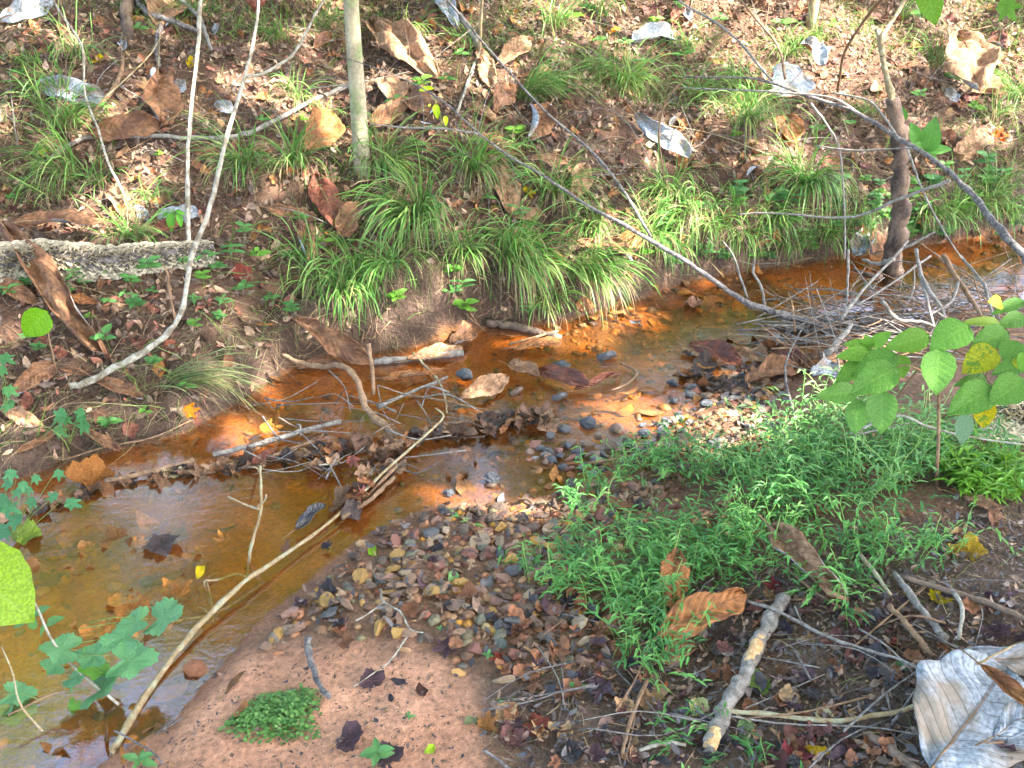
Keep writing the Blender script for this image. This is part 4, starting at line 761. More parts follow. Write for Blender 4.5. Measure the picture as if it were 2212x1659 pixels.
# ------------------------------------------------------------------ grass tufts
def tuft(u, v, n, L, label, group=None, bias=(0, 0), spread=.55, wd=.0036, hue=0, droop=.30, dry=.35, lift=.0, seed=None):
    rs = np.random.RandomState(seed if seed is not None else int(u * 3 + v * 17) % 9999); P0 = G(u, v, lift); root = empty('grass_tuft', P0); tag(root, label, 'grass tuft', group)
    n = int(n * 1.5); wd = wd * 1.08; L = L * rs.uniform(.95, 1.2); spread = spread * rs.uniform(.7, 1.3); bias = (bias[0] + rs.normal() * .15, bias[1] + rs.normal() * .12); GCs = np.array([[.12, .26, .06], [.18, .33, .10], [.09, .20, .05], [.24, .34, .11]]) if not hue else np.array([[.17, .22, .09], [.22, .27, .12], [.13, .18, .07], [.26, .28, .14]])
    for nm, m_, cc, dz, ww in (('blades', n, GCs, droop, wd), ('dry_thatch', int(n * dry * 2.6), STC * .9, droop * 1.9, wd * .38)):
        P = np.tile(P0, (m_, 1)) + rs.normal(size=(m_, 3)) * [.034, .026, .004]; k = 7
        vr = np.clip(1 + .45 * rs.normal(size=m_), .2, 2.4); an = rs.rand(m_) * 6.28; d = np.stack([np.cos(an) * spread, np.sin(an) * spread, .55 + .6 * rs.rand(m_)], 1) + np.array([bias[0], bias[1], 0]); d /= np.linalg.norm(d, axis=1)[:, None]
        s = np.cross(d, [0, 0, 1.]) + rs.normal(size=(m_, 3)) * .35; s /= np.linalg.norm(s, axis=1)[:, None]; l = L * (.45 + .75 * rs.rand(m_)) / k * (1 if nm == 'blades' else .9); V = []
        for i in range(k + 1):
            t_ = i / k; w_ = ww * (1.05 * (1 - t_) ** .55 * (.55 + .9 * t_) + .04) * (1 + 0 * t_); V += [P - s * w_, P + s * w_]; P = P + d * l[:, None]
            d = d + [bias[0] * .1, bias[1] * .1, 0] - np.array([0, 0, 1.])[None] * (dz * (.5 + t_) * vr)[:, None] + rs.normal(size=(m_, 3)) * .06; d /= np.linalg.norm(d, axis=1)[:, None]
            P[:, 2] = np.maximum(P[:, 2], np.maximum(H(P[:, 0], P[:, 1]), 0) + .006)
        V = np.stack(V, 1).reshape(-1, 3); mm = 2 * (k + 1); b0 = np.arange(m_)[:, None, None] * mm; qd = np.array([[2 * i, 2 * i + 1, 2 * i + 3, 2 * i + 2] for i in range(k)])[None]
        C = cc[rs.randint(0, 4, m_)] * (.75 + .5 * rs.rand(m_))[:, None]
        mk(nm, V, (b0 + qd).reshape(-1, 4), M['blade' if nm == 'blades' else 'straw'], root, cols=np.repeat(C, mm, 0), smooth=False)['kind'] = 'stuff'
SLT, SLG = 'arching green grass tuft growing in the leaf litter of the far slope', 'grass tufts on the far slope'
for a in [(165, 125, 40, .30), (120, 200, 45, .30), (140, 275, 60, .32), (150, 385, 55, .34), (110, 430, 30, .26), (600, 85, 40, .26), (430, 35, 26, .22), (690, 60, 30, .24), (215, 400, 30, .25), (280, 515, 46, .24), (880, 70, 34, .26), (1290, 160, 40, .26), (1200, 60, 40, .3),
          (1700, 120, 46, .32), (1760, 90, 30, .28), (2190, 220, 60, .42), (2150, 250, 30, .35), (1610, 270, 60, .36), (1500, 215, 44, .34), (2140, 440, 50, .34), (1880, 250, 24, .22), (1300, 35, 34, .3), (1480, 110, 30, .26), (640, 215, 24, .24), (60, 145, 26, .22), (1000, 95, 20, .22), (2020, 140, 30, .3), (330, 430, 22, .2), (700, 255, 24, .22), (1580, 190, 34, .3), (1950, 40, 30, .3), (1110, 325, 22, .22)]:
    tuft(*a, SLT, SLG, bias=(R.uniform(-.2, .25), -.25))
OVL, OVG = 'drooping green grass tuft overhanging the cut bank above the water', 'grass tufts along the cut bank'
for a in [(850, 585, 46, .32, -.1), (1000, 560, 50, .30, .1), (1480, 470, 60, .34, -.2), (1540, 500, 50, .32, .1), (1440, 430, 50, .34, -.3), (1780, 520, 50, .3, .1), (1660, 480, 46, .3, 0), (1700, 540, 36, .26, .1), (2160, 470, 60, .34, 0), (2050, 470, 40, .3, -.1), (690, 620, 40, .3, 0), (740, 640, 40, .3, .1), (1400, 520, 50, .32, .1), (1600, 520, 50, .3, 0), (1860, 480, 46, .3, -.1), (2000, 470, 40, .3, 0), (2110, 450, 46, .32, .1), (1180, 660, 40, .26, .1), (1450, 540, 40, .28, 0), (660, 560, 34, .26, 0), (1280, 500, 46, .3, .2), (1100, 520, 40, .26, .1)]:
    tuft(*a[:4], OVL, OVG, bias=(a[4], -.45), droop=.36, lift=.01)
tuft(530, 365, 70, .42, 'tall spreading green tuft between the white stem and the orange leaf', bias=(.05, -.3))
tuft(635, 365, 60, .34, 'upright green tuft beside the folded orange leaf', bias=(.05, -.2), droop=.24)
tuft(825, 360, 90, .36, 'lush green tuft at the foot of the young tree', bias=(.35, -.3), wd=.0042)
tuft(1020, 378, 90, .36, 'rounded bright green tuft beside the hanging tan leaf', bias=(.1, -.35), wd=.0042)
tuft(905, 480, 110, .46, 'big lush green tuft with wide blades in the middle of the bank', bias=(.0, -.3), wd=.0055)
tuft(1195, 425, 70, .36, 'green tuft against the standing tan leaf', bias=(.1, -.3))
tuft(1140, 215, 110, .42, 'yellow green tuft combed downhill above the curled silver rimmed leaf', bias=(.55, -.3), droop=.36)
tuft(1350, 195, 110, .38, 'wide pale green tuft below the sunny litter', bias=(.05, -.35))
tuft(1620, 235, 60, .40, 'dark green tuft drooping under the silver triangle leaf', bias=(-.2, -.4), droop=.4)
tuft(1740, 405, 130, .40, 'large green tuft spilling over the bank beside the snag', bias=(.05, -.45), droop=.38, wd=.0042)
tuft(770, 612, 90, .40, 'glossy green tuft hanging straight down to the driftwood stick', bias=(.25, -.55), droop=.42, wd=.005, lift=.02)
tuft(1110, 585, 130, .44, 'wide green tuft draped over the bank above the rotten log', bias=(.0, -.5), droop=.38, wd=.005, lift=.02)
tuft(1255, 605, 110, .42, 'long green tuft trailing its tips in the creek', bias=(.45, -.4), droop=.32, wd=.0042, lift=.02)
tuft(362, 832, 70, .42, 'fine pale tuft arching from the mud over the water', bias=(1.1, -.15), spread=.3, droop=.2, wd=.0022, hue=1, dry=.2)
# ------------------------------------------------------------------ stones
import bmesh
def stone_mesh(seed, sub, cuts=12, flat=.7):
    rs = np.random.RandomState(seed); bm = bmesh.new(); bmesh.ops.create_icosphere(bm, subdivisions=sub, radius=1)
    V = np.array([v.co[:] for v in bm.verts]); F = [tuple(v.index for v in f.verts) for f in bm.faces]; bm.free()
    for i in range(cuts):
        n = rs.normal(size=3); n /= np.linalg.norm(n); d = rs.uniform(.34, .76); k = V @ n; V = V - np.clip(k - d, 0, None)[:, None] * n * .92
    V = V * [1, rs.uniform(.62, .9), rs.uniform(.42, .7) * flat / .7]; V += rs.normal(size=V.shape) * .02 * (3 - sub * .6)
    V /= np.abs(V[:, 0]).max(); V[:, 2] -= V[:, 2].min() * .35; return V, F
STM = [mdata('stone', *stone_mesh(100 + i, 3), [M['stone']], smooth=False) for i in range(9)]; STW = [mdata('stone', *stone_mesh(200 + i, 3), [M['wet_stone']], smooth=False) for i in range(9)]
STS = [mdata('pebble', *stone_mesh(300 + i, 2), [M['stone']], smooth=False) for i in range(9)]
rs = np.random.RandomState(55)
def along0(L, sd):
    t = rs.uniform(0, len(L) - 1.001); i = int(t); f = t - i; return L[i][0] * (1 - f) + L[i + 1][0] * f + rs.normal() * sd, L[i][1] * (1 - f) + L[i + 1][1] * f + rs.normal() * sd * .55
def stone(u, v, wpx, col, label, group=None, wet=False, name='stone', sink=.25, asp=1., rot=None):
    p = G(u, v); s = wpx * pxm(p) / 2; a = rs.uniform(-.5, .5) if rot is None else rot; n = unit(NRM(p) + rs.normal(size=3) * .15); p = p - [0, 0, s * sink]
    tag(inst(name, (STW if wet else STM)[rs.randint(9)], (math.cos(a), math.sin(a), 0), n, p, (s, s, s * asp), color=np.array(col) * rs.uniform(.85, 1.15)), label, 'stone', group)
DK, GB, BN, OC, TA, PK, OL, RB = (.055, .06, .068), (.10, .10, .10), (.16, .11, .08), (.42, .26, .10), (.36, .27, .18), (.30, .18, .135), (.15, .15, .105), (.20, .095, .07)
for (u, v, w_, c, lab) in [(1009, 820, 52, DK, 'flat black stone breaking the surface below the grey log'), (1308, 775, 48, GB, 'grey flat stone alone in the smooth upper channel'), (1207, 797, 46, DK, 'dark slab above the ribbed reddish leaf'), (1232, 810, 26, DK, 'small dark cube of rock next to the dark slab'),
    (1115, 850, 36, BN, 'brown angular stone at the end of the striped leaf'), (1207, 862, 40, GB, 'grey pointed stone at the head of the riffle'), (1267, 920, 42, DK, 'blue black stone in the sparkling riffle'), (1330, 930, 36, BN, 'wedge shaped brown stone in the riffle'),
    (1065, 1040, 40, DK, 'dark wet stone alone in the golden reflections'), (970, 1066, 30, DK, 'dark stone at the sunlit orange shallows'), (1453, 832, 28, DK, 'small dark upright stone near the gravel edge'), (1530, 880, 40, DK, 'blocky black stone on the sunlit gravel edge'), (1277, 1029, 30, GB, 'rounded grey stone below the riffle')]:
    stone(u, v, w_, c, lab, wet=True, rot=rs.uniform(-.3, .3), sink=-.12, asp=1.25)
for (u, v, w_) in [(1388, 942, 34), (1430, 942, 40), (1234, 957, 30), (1270, 962, 34), (1245, 978, 28), (1320, 968, 30), (1218, 930, 30), (1360, 962, 28), (1300, 985, 26), (1350, 1000, 26), (1190, 945, 22), (1400, 965, 26), (1180, 975, 20), (1290, 945, 24), (1450, 965, 30), (1420, 985, 26), (1380, 1010, 24)]:
    stone(u, v, w_, [DK, GB, BN, GB][rs.randint(4)], 'dark wet stone in the riffle', 'stones of the riffle', True, sink=-.1, asp=1.3)
for i in range(64):
    u, v = along0([(1130, 985), (1210, 1000), (1300, 985), (1400, 945), (1470, 900), (1520, 850)], 26); stone(u, v, rs.uniform(12, 34) , [DK, GB, BN, GB, RB][rs.randint(5)], 'dark wet stone in the riffle', 'stones of the riffle', True, sink=-.05, asp=1.2)
for i in range(60):
    u, v = rs.uniform(1480, 1700), rs.uniform(795, 872); stone(u, v, rs.uniform(16, 40), [DK, GB, DK, BN, RB][rs.randint(5)], 'dark grey angular stone on the shore above the sunlit gravel', 'dark stones on the shore', True)
for (u, v, w_, c, lab) in [(944, 1124, 52, PK, 'large pinkish brown stone at the waterline of the gravel bar'), (950, 1142, 42, BN, 'brown stone tucked below the pinkish waterline stone'), (837, 1252, 46, OC, 'orange ochre stone in the sun fleck on the gravel'), (947, 1278, 44, OL, 'olive grey blocky stone on the gravel bar'),
    (1064, 1322, 46, OC, 'yellow ochre stone at the edge of the weeds'), (1217, 1334, 52, OL, 'big olive stone under the weeds'), (1053, 1362, 40, (.46, .33, .18), 'cream coloured stone above the dark green cobble'), (1081, 1392, 42, (.075, .09, .08), 'smooth dark green round cobble'),
    (1022, 1402, 56, RB, 'red brown block beside the dark green cobble'), (1127, 1392, 38, (.40, .28, .12), 'pale ochre stone next to the dark green cobble'), (1088, 1470, 58, TA, 'large tan upright stone on the mud'), (1172, 1422, 48, (.19, .13, .10), 'dull brown stone between cobble and weeds'),
    (1297, 1385, 40, TA, 'tan angular stone at the foot of the weeds'), (1324, 1360, 38, (.42, .27, .14), 'orange tan stone half under the weeds'), (990, 1453, 36, (.42, .25, .11), 'orange flake of stone at the corner of the sand'), (873, 1403, 40, (.44, .28, .16), 'orange tan stone at the upper edge of the sand'),
    (924, 1378, 40, BN, 'brown oval stone on the lower gravel'), (937, 1343, 34, BN, 'squat brown stone mid gravel'), (965, 1350, 26, (.40, .23, .10), 'small round orange stone mid gravel'), (1010, 1203, 48, TA, 'long flat tan stone beside the weeds'), (823, 1303, 50, (.38, .25, .12), 'flat ochre slab on the gravel bar'), (787, 1306, 30, OC, 'small bright ochre stone beside the flat slab'),
    (824, 1209, 28, TA, 'square tan stone near a fallen green leaf'), (765, 1200, 34, BN, 'brown stone at the upper corner of the gravel bar'), (867, 1326, 36, BN, 'chunky brown stone on the gravel bar'), (1227, 1406, 36, OL, 'olive pebble under the lower weeds'), (1263, 1403, 34, OL, 'grey olive stone beside the weed stems'),
    (590, 1384, 40, (.20, .16, .12), 'grey brown stone at the edge of the wet sand'), (602, 1411, 28, (.42, .21, .12), 'orange stone below the grey brown stone'), (624, 1363, 46, (.27, .19, .13), 'long smooth tan stone on the wet gravel'), (1600, 960, 44, (.42, .28, .17), 'pale tan stone in the sunlit gravel'), (1605, 970, 50, (.44, .30, .15), 'yellowish stone in the sunlit gravel'), (1585, 983, 40, BN, 'brown stone beside the rolled leaf'),
    (425, 1443, 60, (.20, .09, .05), 'reddish flat stone just under the bright sky reflection'), (1690, 1040, 44, OC, 'ochre stone hidden among the weeds')]:
    stone(u, v, w_, c, lab, asp=1.1)
PC = [BN, BN, TA, PK, OL, GB, OC, RB, (.24, .15, .10), (.28, .21, .15)]
q = scatter(GRAV, 5200, rs, .16); sz = .0035 + .03 * rs.rand(5200) ** 5.; order = np.argsort(-sz); q, sz = q[order], sz[order]; cnt = 0; hz = H(q[:, 0], q[:, 1]); rest = []
pr = proj(np.stack([q[:, 0], q[:, 1], hz], 1))
for i in range(5200):
    if cnt < 260 and 0 < pr[i, 0] < FW and 0 < pr[i, 1] < FH and hz[i] > -.004:
        c = PC[rs.randint(10)]; wetp = dist(q[i, 0], q[i, 1])[1] < .12; a = rs.rand() * 6.28; s = sz[i]
        nmc = {BN: 'brown', TA: 'tan', PK: 'pinkish', OL: 'olive', GB: 'grey', OC: 'ochre', RB: 'red brown'}.get(c, 'brown')
        tag(inst('pebble', STS[rs.randint(9)], (math.cos(a), math.sin(a), 0), unit(rs.normal(size=3) * .25 + [0, 0, 1]), (q[i, 0], q[i, 1], hz[i] + s * .1), s, color=np.array(c) * rs.uniform(.8, 1.2) * (.5 if wetp else .9)), f'{nmc} pebble in the gravel bar', 'pebble', f'{nmc} pebbles in the gravel bar'); cnt += 1
    else: rest.append(i)
def gravel(name, q, sz, label, cols, rs, zoff=0):
    n = len(q); Vb = [stone_mesh(400 + i, 1, 5) for i in range(5)]; hz = H(q[:, 0], q[:, 1]) + zoff; V = []; F = []; C = []; o = 0
    for k in range(5):
        idx = np.arange(k, n, 5); vb, fb = Vb[k]; nv = len(vb); m = len(idx); a = rs.rand(m) * 6.28; ca, sa = np.cos(a), np.sin(a); s = sz[idx]
        X = (vb[None, :, 0] * ca[:, None] - vb[None, :, 1] * sa[:, None]) * s[:, None] + q[idx, 0][:, None]; Yy = (vb[None, :, 0] * sa[:, None] + vb[None, :, 1] * ca[:, None]) * s[:, None] + q[idx, 1][:, None]; Z = vb[None, :, 2] * s[:, None] + hz[idx][:, None]
        V.append(np.stack([X, Yy, Z], 2).reshape(-1, 3)); F.append((np.arange(m)[:, None, None] * nv + np.array(fb)[None] + o).reshape(-1, 3)); o += nv * m
        C.append(np.repeat(cols[rs.randint(0, len(cols), m)] * (.7 + .6 * rs.rand(m))[:, None], nv, 0))
    ob = mk(name, np.concatenate(V), np.concatenate(F), M['gravel'], org=np.zeros(3), cols=np.concatenate(C), smooth=False); tag(ob, label, 'gravel', None, 'stuff')
PCA = np.array(PC); ri = np.array(rest)
gravel('gravel', q[ri], sz[ri], 'small mixed gravel covering the bar beside the creek', PCA * [1.0, .84, .70], rs, -.005)
q2 = np.stack([rs.uniform(-2.6, 4.4, 16000), rs.uniform(1.4, 6.4, 16000)], 1); a_, b_ = dist(q2[:, 0], q2[:, 1]); k = (a_ < -.03) & (b_ < -.0) & (rs.rand(16000) < np.clip(.2 + 1.6 * fbm(q2[:, 0] + 3, q2[:, 1], 2.3, 3) + .8 * np.exp(-((q2[:, 0] - .7) ** 2 + (q2[:, 1] - 3.9) ** 2) * 1.6), .03, 1)); q2 = q2[k]
gravel('creek_bed_stones', q2, .008 + .026 * rs.rand(len(q2)) ** 2.5, 'silt coated stones on the creek bed', np.array([(.16, .08, .035), (.24, .11, .04), (.10, .06, .035), (.30, .13, .04), (.08, .055, .04), (.19, .10, .045)]), rs, -.002)
q3 = scatter(DARK, 900, rs, .1); gravel('mud_grit', q3, .002 + .006 * rs.rand(900) ** 2, 'grit and tiny stones on the near bank mud', PCA, rs)
q4 = scatter(SAND, 700, rs, .1); gravel('sand_grit', q4, .0012 + .0035 * rs.rand(700) ** 2, 'grit sprinkled on the wet sand', PCA * .7, rs)
SUBC = np.array([[.22, .10, .04], [.14, .07, .033], [.10, .055, .03], [.28, .13, .05], [.19, .09, .04]])
litter('sunken_leaves', q2[rs.choice(len(q2), 650)] + rs.normal(size=(650, 2)) * .2, .045, SUBC, M['litter'], rs, 'silt covered sunken leaves on the creek bed', .12, .004, bias=1)

# ------------------------------------------------------------------ small leaf shapes
def oval_mesh(name, mat, w, fold=.25, bend=-.2, ns=9, ntt=5, wide=.42, teeth=0, seed=0, curl=0.):
    rs = np.random.RandomState(seed); V = []; ST = []; F = []
    for i in range(ns):
        s = i / (ns - 1); pr_ = (s ** (wide * 1.25)) * ((1 - s) ** .95); pr_ = pr_ / ((wide * 1.25 / (wide * 1.25 + .95)) ** (wide * 1.25) * (.95 / (wide * 1.25 + .95)) ** .95); hw = w / 2 * (pr_ if 0 < i < ns - 1 else .015) * (1 + teeth * (.5 - i % 2))
        for j in range(ntt):
            t = -1 + 2 * j / (ntt - 1); V.append((s, t * hw, abs(t) * hw * fold + bend * s * s + curl * hw * t * t * math.sin(7 * s + seed) + .012 * rs.normal())); ST.append((s, t))
    for i in range(ns - 1):
        for j in range(ntt - 1): a = i * ntt + j; F.append((a, a + ntt, a + ntt + 1, a + 1))
    return mdata(name, np.array(V), F, [mat], uv=np.array(ST))
def polar_mesh(name, mat, rf, na=40, cup=.15, rough=.02, seed=0, cx=.42):
    rs = np.random.RandomState(seed); V = [(cx, 0, 0)]; ST = [(0, 0)]; F = []; ph = rs.rand(4) * 6.28
    for ring, fr_ in enumerate((.35, .7, 1.)):
        for i in range(na):
            a = 2 * math.pi * i / na; r = rf(a) * fr_; z = cup * r * r * (1 + .8 * math.sin(3 * a + ph[0])) + .10 * r * math.sin(5 * a + ph[1]) * fr_ + rough * rs.normal(); V.append((cx + r * math.cos(a), r * math.sin(a), z)); ST.append((fr_, (i % 4) / 4))
    for i in range(na): F.append((0, 1 + i, 1 + (i + 1) % na))
    for ring in range(2):
        for i in range(na): a, b = 1 + ring * na + i, 1 + ring * na + (i + 1) % na; F.append((a, a + na, b + na)); F.append((a, b + na, b))
    return mdata(name, np.array(V), F, [mat], uv=np.array(ST))
def wrap(a, c): return (a - c + math.pi) % (2 * math.pi) - math.pi
def maple_r(a, depth=.4):
    r = .27
    for c, l, wd in ((0, .58, .30), (.95, .5, .28), (-.95, .5, .28), (1.95, .36, .30), (-1.95, .36, .30)): r = max(r, l * max(0, 1 - abs(wrap(a, c)) / wd * depth) + .0)
    return r * (1 + .07 * math.sin(17 * a))
def grape_r(a): return (.50 + .07 * math.cos(3 * a) + .05 * math.cos(5 * a)) * (1 - .55 * math.exp(-(wrap(a, math.pi) / .32) ** 2)) * (1 + .06 * (1 if int(a / (2 * math.pi) * 48) % 2 else -1))
def tulip_r(a): return .46 * (1 + .14 * math.cos(4 * a)) * (1 - .35 * math.exp(-(wrap(a, math.pi) / .4) ** 2)) * (1 + .05 * math.sin(13 * a))
OG = [oval_mesh('leaf', M['big_green'], .62, .22, -.18, 11, 7, .45, .05, i) for i in range(3)]; OY = oval_mesh('leaf', M['yellow_patch'], .66, .2, -.15, 11, 7, .45, .05, 4)
OS = [oval_mesh('leaf', M['big_green'], .5, .3, -.2, 7, 5, .45, 0, 10 + i) for i in range(3)]; ON = [oval_mesh('leaf', M['big_green'], .26, .3, -.3, 7, 3, .5, 0, 20 + i) for i in range(2)]
MG = [polar_mesh('leaf', M['big_green'], maple_r, 50, .1, .008, i) for i in range(3)]; GG = [polar_mesh('leaf', M['big_green'], grape_r, 48, .22, .008, 5 + i) for i in range(3)]
MF = [polar_mesh('fallen_leaf', M['fallen'], maple_r, 50, .55, .02, 20 + i) for i in range(5)]; TF = [polar_mesh('fallen_leaf', M['fallen'], tulip_r, 40, .6, .02, 30 + i) for i in range(4)]
OF = [oval_mesh('fallen_leaf', M['fallen'], .46, .25, rs.uniform(-.3, .2), 9, 5, .5, .06, 40 + i, rs.uniform(-1, 1.2)) for i in range(5)]
# ------------------------------------------------------------------ plants with leaves one can pick out
def face_n(p, k=.4): tc = unit(np.array([0, 0, CAMZ]) - p); return unit(np.array([0, 0, 1.]) * (1 - k) + tc * k)
def leaf_at(par, me, u0, v0, u1, v1, y, dy=0., w=1., col=(.10, .21, .05), k=.5, name='leaf', roll=0.):
    A, Bq = aty(u0, v0, y), aty(u1, v1, y - dy); X = Bq - A; L = np.linalg.norm(X); n = face_n(A, k) + np.array([roll, 0, 0])
    return inst(name, me, X, n, A, (L, L * w, L * .9), par, np.array(col) * R.uniform(.85, 1.15))
def stem(par, px, y0, y1, r0, r1, mat='stem', name='stem', m=12):
    Q = crom([aty(u, v, y0 + (y1 - y0) * i / (len(px) - 1)) for i, (u, v) in enumerate(px)], m); v, f = tube(Q, np.linspace(r0, r1, m), 6, .08); return mk(name, v, f, M[mat], par)
sp = empty('leafy_sapling', G(2022, 1048)); tag(sp, 'leafy sapling with large oval green leaves over the weedy near bank', 'sapling')
g1, g2, g3, yl = (.13, .28, .06), (.17, .34, .06), (.20, .39, .07), (.55, .46, .04)
for (a, b, c, d, y, dy, w, col) in [(2092, 703, 2012, 748, 2.55, .05, 1.25, g1), (2028, 753, 2025, 852, 2.5, .08, 1.15, g1), (2178, 716, 2100, 748, 2.6, .04, 1., g1), (1905, 843, 1905, 938, 2.55, .07, 1.1, g1), (1858, 863, 1845, 938, 2.6, .06, 1.05, g1), (1852, 846, 1770, 853, 2.6, .04, .8, g1),
    (1938, 793, 1840, 845, 2.55, .06, 1., g1), (1878, 750, 1826, 740, 2.75, .0, .9, g3), (1882, 750, 1924, 714, 2.75, .0, 1., g3), (1878, 762, 1810, 768, 2.72, .02, .75, g3), (1875, 755, 1872, 724, 2.75, .0, 1.2, g3), (2008, 726, 1916, 748, 2.65, .03, .85, g2), (1995, 740, 1942, 756, 2.66, .02, .9, (.24, .34, .04)),
    (1908, 766, 1833, 782, 2.72, .02, .8, g2), (1868, 780, 1803, 828, 2.7, .04, .85, g2), (1942, 766, 1954, 818, 2.68, .03, 1.2, g2), (1938, 766, 1843, 803, 2.66, .05, .85, g1), (2148, 836, 2053, 888, 2.45, .06, 1., g1), (2216, 820, 2143, 866, 2.45, .06, 1.2, g1), (2132, 816, 2066, 828, 2.55, .03, .65, g1),
    (2088, 893, 2075, 962, 2.5, .04, .85, (.17, .27, .15)), (2216, 786, 2146, 802, 2.5, .03, .9, g1), (2195, 736, 2173, 786, 2.55, .05, 1.4, g1), (2162, 700, 2080, 691, 2.7, .02, .45, (.22, .33, .05)), (2212, 650, 2146, 673, 2.9, .03, .65, g1), (2216, 685, 2160, 700, 2.8, .03, 1., g1), (2216, 760, 2205, 800, 2.5, .05, .9, g2)]:
    leaf_at(sp, OG[R.randint(0, 2)], a, b, c, d, y, dy, w, col, R.uniform(.5, .8), roll=R.uniform(-.15, .15))
for (a, b, c, d, y, w) in [(2152, 753, 2080, 803, 2.55, 1.1), (2128, 863, 2124, 926, 2.42, 1.15), (2198, 770, 2208, 800, 2.5, 1.2), (2165, 655, 2140, 650, 2.9, 1.)]:
    leaf_at(sp, OY, a, b, c, d, y, .04, w, yl if b > 850 else (.40, .42, .05), .75)['label'] = 'yellowing leaf'
for px, y0, y1, a, b in [([(2022, 1048), (2027, 950), (2028, 853), (2040, 790), (2095, 735), (2212, 722)], G(2022, 1048)[1], 2.6, .0065, .003), ([(2040, 790), (2000, 745), (1940, 765), (1880, 755)], 2.68, 2.74, .003, .002), ([(2028, 853), (1988, 800), (1938, 792), (1905, 842), (1855, 858)], 2.6, 2.56, .003, .0015), ([(2095, 735), (2140, 780), (2130, 815), (2150, 836)], 2.6, 2.5, .003, .002), ([(2150, 836), (2185, 800), (2212, 790)], 2.5, 2.5, .002, .002), ([(1938, 858), (1988, 793), (2030, 765)], 2.7, 2.6, .004, .003)]:
    stem(sp, px, y0, y1, a, b, 'bark_brown')
for px, y0, y1, r, lab in [([(1838, 938), (1935, 897), (2008, 923), (2108, 946), (2225, 962)], 2.75, 2.6, .0045, 'pale grey twig crossing in front of the cut fungus log'), ([(1845, 940), (1900, 928), (1965, 914)], 2.74, 2.74, .003, 'thin grey twig under the hanging green leaves'), ([(2038, 1045), (2062, 1005), (2095, 962)], 2.8, 2.9, .011, 'thick pale stick leaning on the cut fungus log'), ([(1866, 985), (1878, 945), (1900, 880)], 3.0, 3.0, .007, 'grey dead stem standing in the weeds'), ([(1945, 1035), (1985, 1000), (2005, 975)], 2.85, 2.9, .005, 'brown dead stick in the weeds behind the sapling stem')]:
    Q = crom([aty(u, v, y0 + (y1 - y0) * i / (len(px) - 1)) for i, (u, v) in enumerate(px)], 14); v, f = tube(Q, np.linspace(r, r * .6, 14), 7, .15); tag(mk('stick', v, f, M['bark_pale' if 'pale' in lab else 'bark_grey'], org=Q[0]), lab, 'stick')
# leaves over the frame's top corner, on a branch of the near bank tree
ob_ = empty('overhanging_branch', aty(2330, -160, 2.2)); tag(ob_, 'overhanging branch with single bright leaves above the sunlit slope', 'branch')
stem(ob_, [(2330, -160), (2200, -70), (2080, -45), (1985, -30)], 2.2, 2.2, .006, .002, 'bark_brown')
leaf_at(ob_, OG[0], 2000, -32, 2022, 50, 2.2, .05, 1., (.16, .33, .04), .8); leaf_at(ob_, MG[0], 2160, -10, 2195, 48, 2.2, .03, 1., (.12, .26, .04), .8); leaf_at(ob_, OG[1], 2060, -60, 2050, -10, 2.2, .03, 1., g2, .8); stem(ob_, [(2170, -58), (2165, -30), (2160, -8)], 2.2, 2.2, .0015, .0012)
# grape leaved vine at the lower corner
vn = empty('leafy_vine', aty(280, 1540, 1.9)); tag(vn, 'climbing vine with scalloped green leaves over the brown water', 'vine')
stem(vn, [(280, 1540), (200, 1476), (143, 1423), (107, 1373), (77, 1306), (20, 1205)], 1.9, 2.0, .0045, .003, 'bark_pale', m=18); stem(vn, [(92, 1580), (43, 1520), (28, 1455), (3, 1396)], 1.75, 1.85, .0032, .002, 'bark_tan')
for (u, v, s, a, fg) in [(127, 1403, 83, 175, 0), (197, 1416, 76, 185, 0), (290, 1426, 100, 5, 0), (287, 1346, 70, 195, 0), (260, 1379, 84, 190, 0), (360, 1333, 80, 20, 0), (227, 1486, 70, 20, 0), (167, 1463, 62, 230, 0), (117, 1436, 56, 170, 0), (43, 1499, 72, 15, 0), (43, 1536, 76, 10, 0), (8, 1526, 62, 190, 0), (160, 1528, 50, 250, 1), (205, 1440, 70, 330, 1)]:
    an = math.radians(a + R.uniform(-15, 15)); dx, dv = math.cos(an) * s / 2, -math.sin(an) * s / 2 * .7; y = 1.9 + (1540 - v) * .0004
    leaf_at(vn, GG[R.randint(0, 2)], u - dx, v - dv, u + dx, v + dv, y, R.uniform(-.03, .03), R.uniform(.85, 1.1), (.15, .33, .15) if not fg else (.12, .27, .05), .25)
    sx, sy = (107 + (u - 107) * .35, v + 12); stem(vn, [(sx, sy), ((sx + u - dx) / 2, (sy + v) / 2 - 6), (u - dx, v - dv)], y, y, .0014, .001, m=6, name='petiole')
for (u, v, s, a) in [(37, 1326, 36, 180), (43, 1346, 42, 200), (87, 1319, 38, 35), (117, 1340, 38, 30), (90, 1363, 34, 225), (70, 1345, 30, 100)]:
    an = math.radians(a); dx, dv = math.cos(an) * s / 2, -math.sin(an) * s / 2; leaf_at(vn, OS[R.randint(0, 2)], u - dx, v - dv, u + dx, v + dv, 2.0, 0, 1., (.13, .28, .09), .4)
nl = empty('broad_leaf', aty(-60, 1215, 1.65)); tag(nl, 'large yellow green leaf drooping over the water above the vine', 'leaf'); leaf_at(nl, OG[2], -95, 1205, 72, 1340, 1.7, .05, 1.35, (.19, .31, .03), .9, 'blade'); stem(nl, [(-120, 1200), (-90, 1215), (-62, 1228)], 1.65, 1.65, .003, .002, name='petiole')
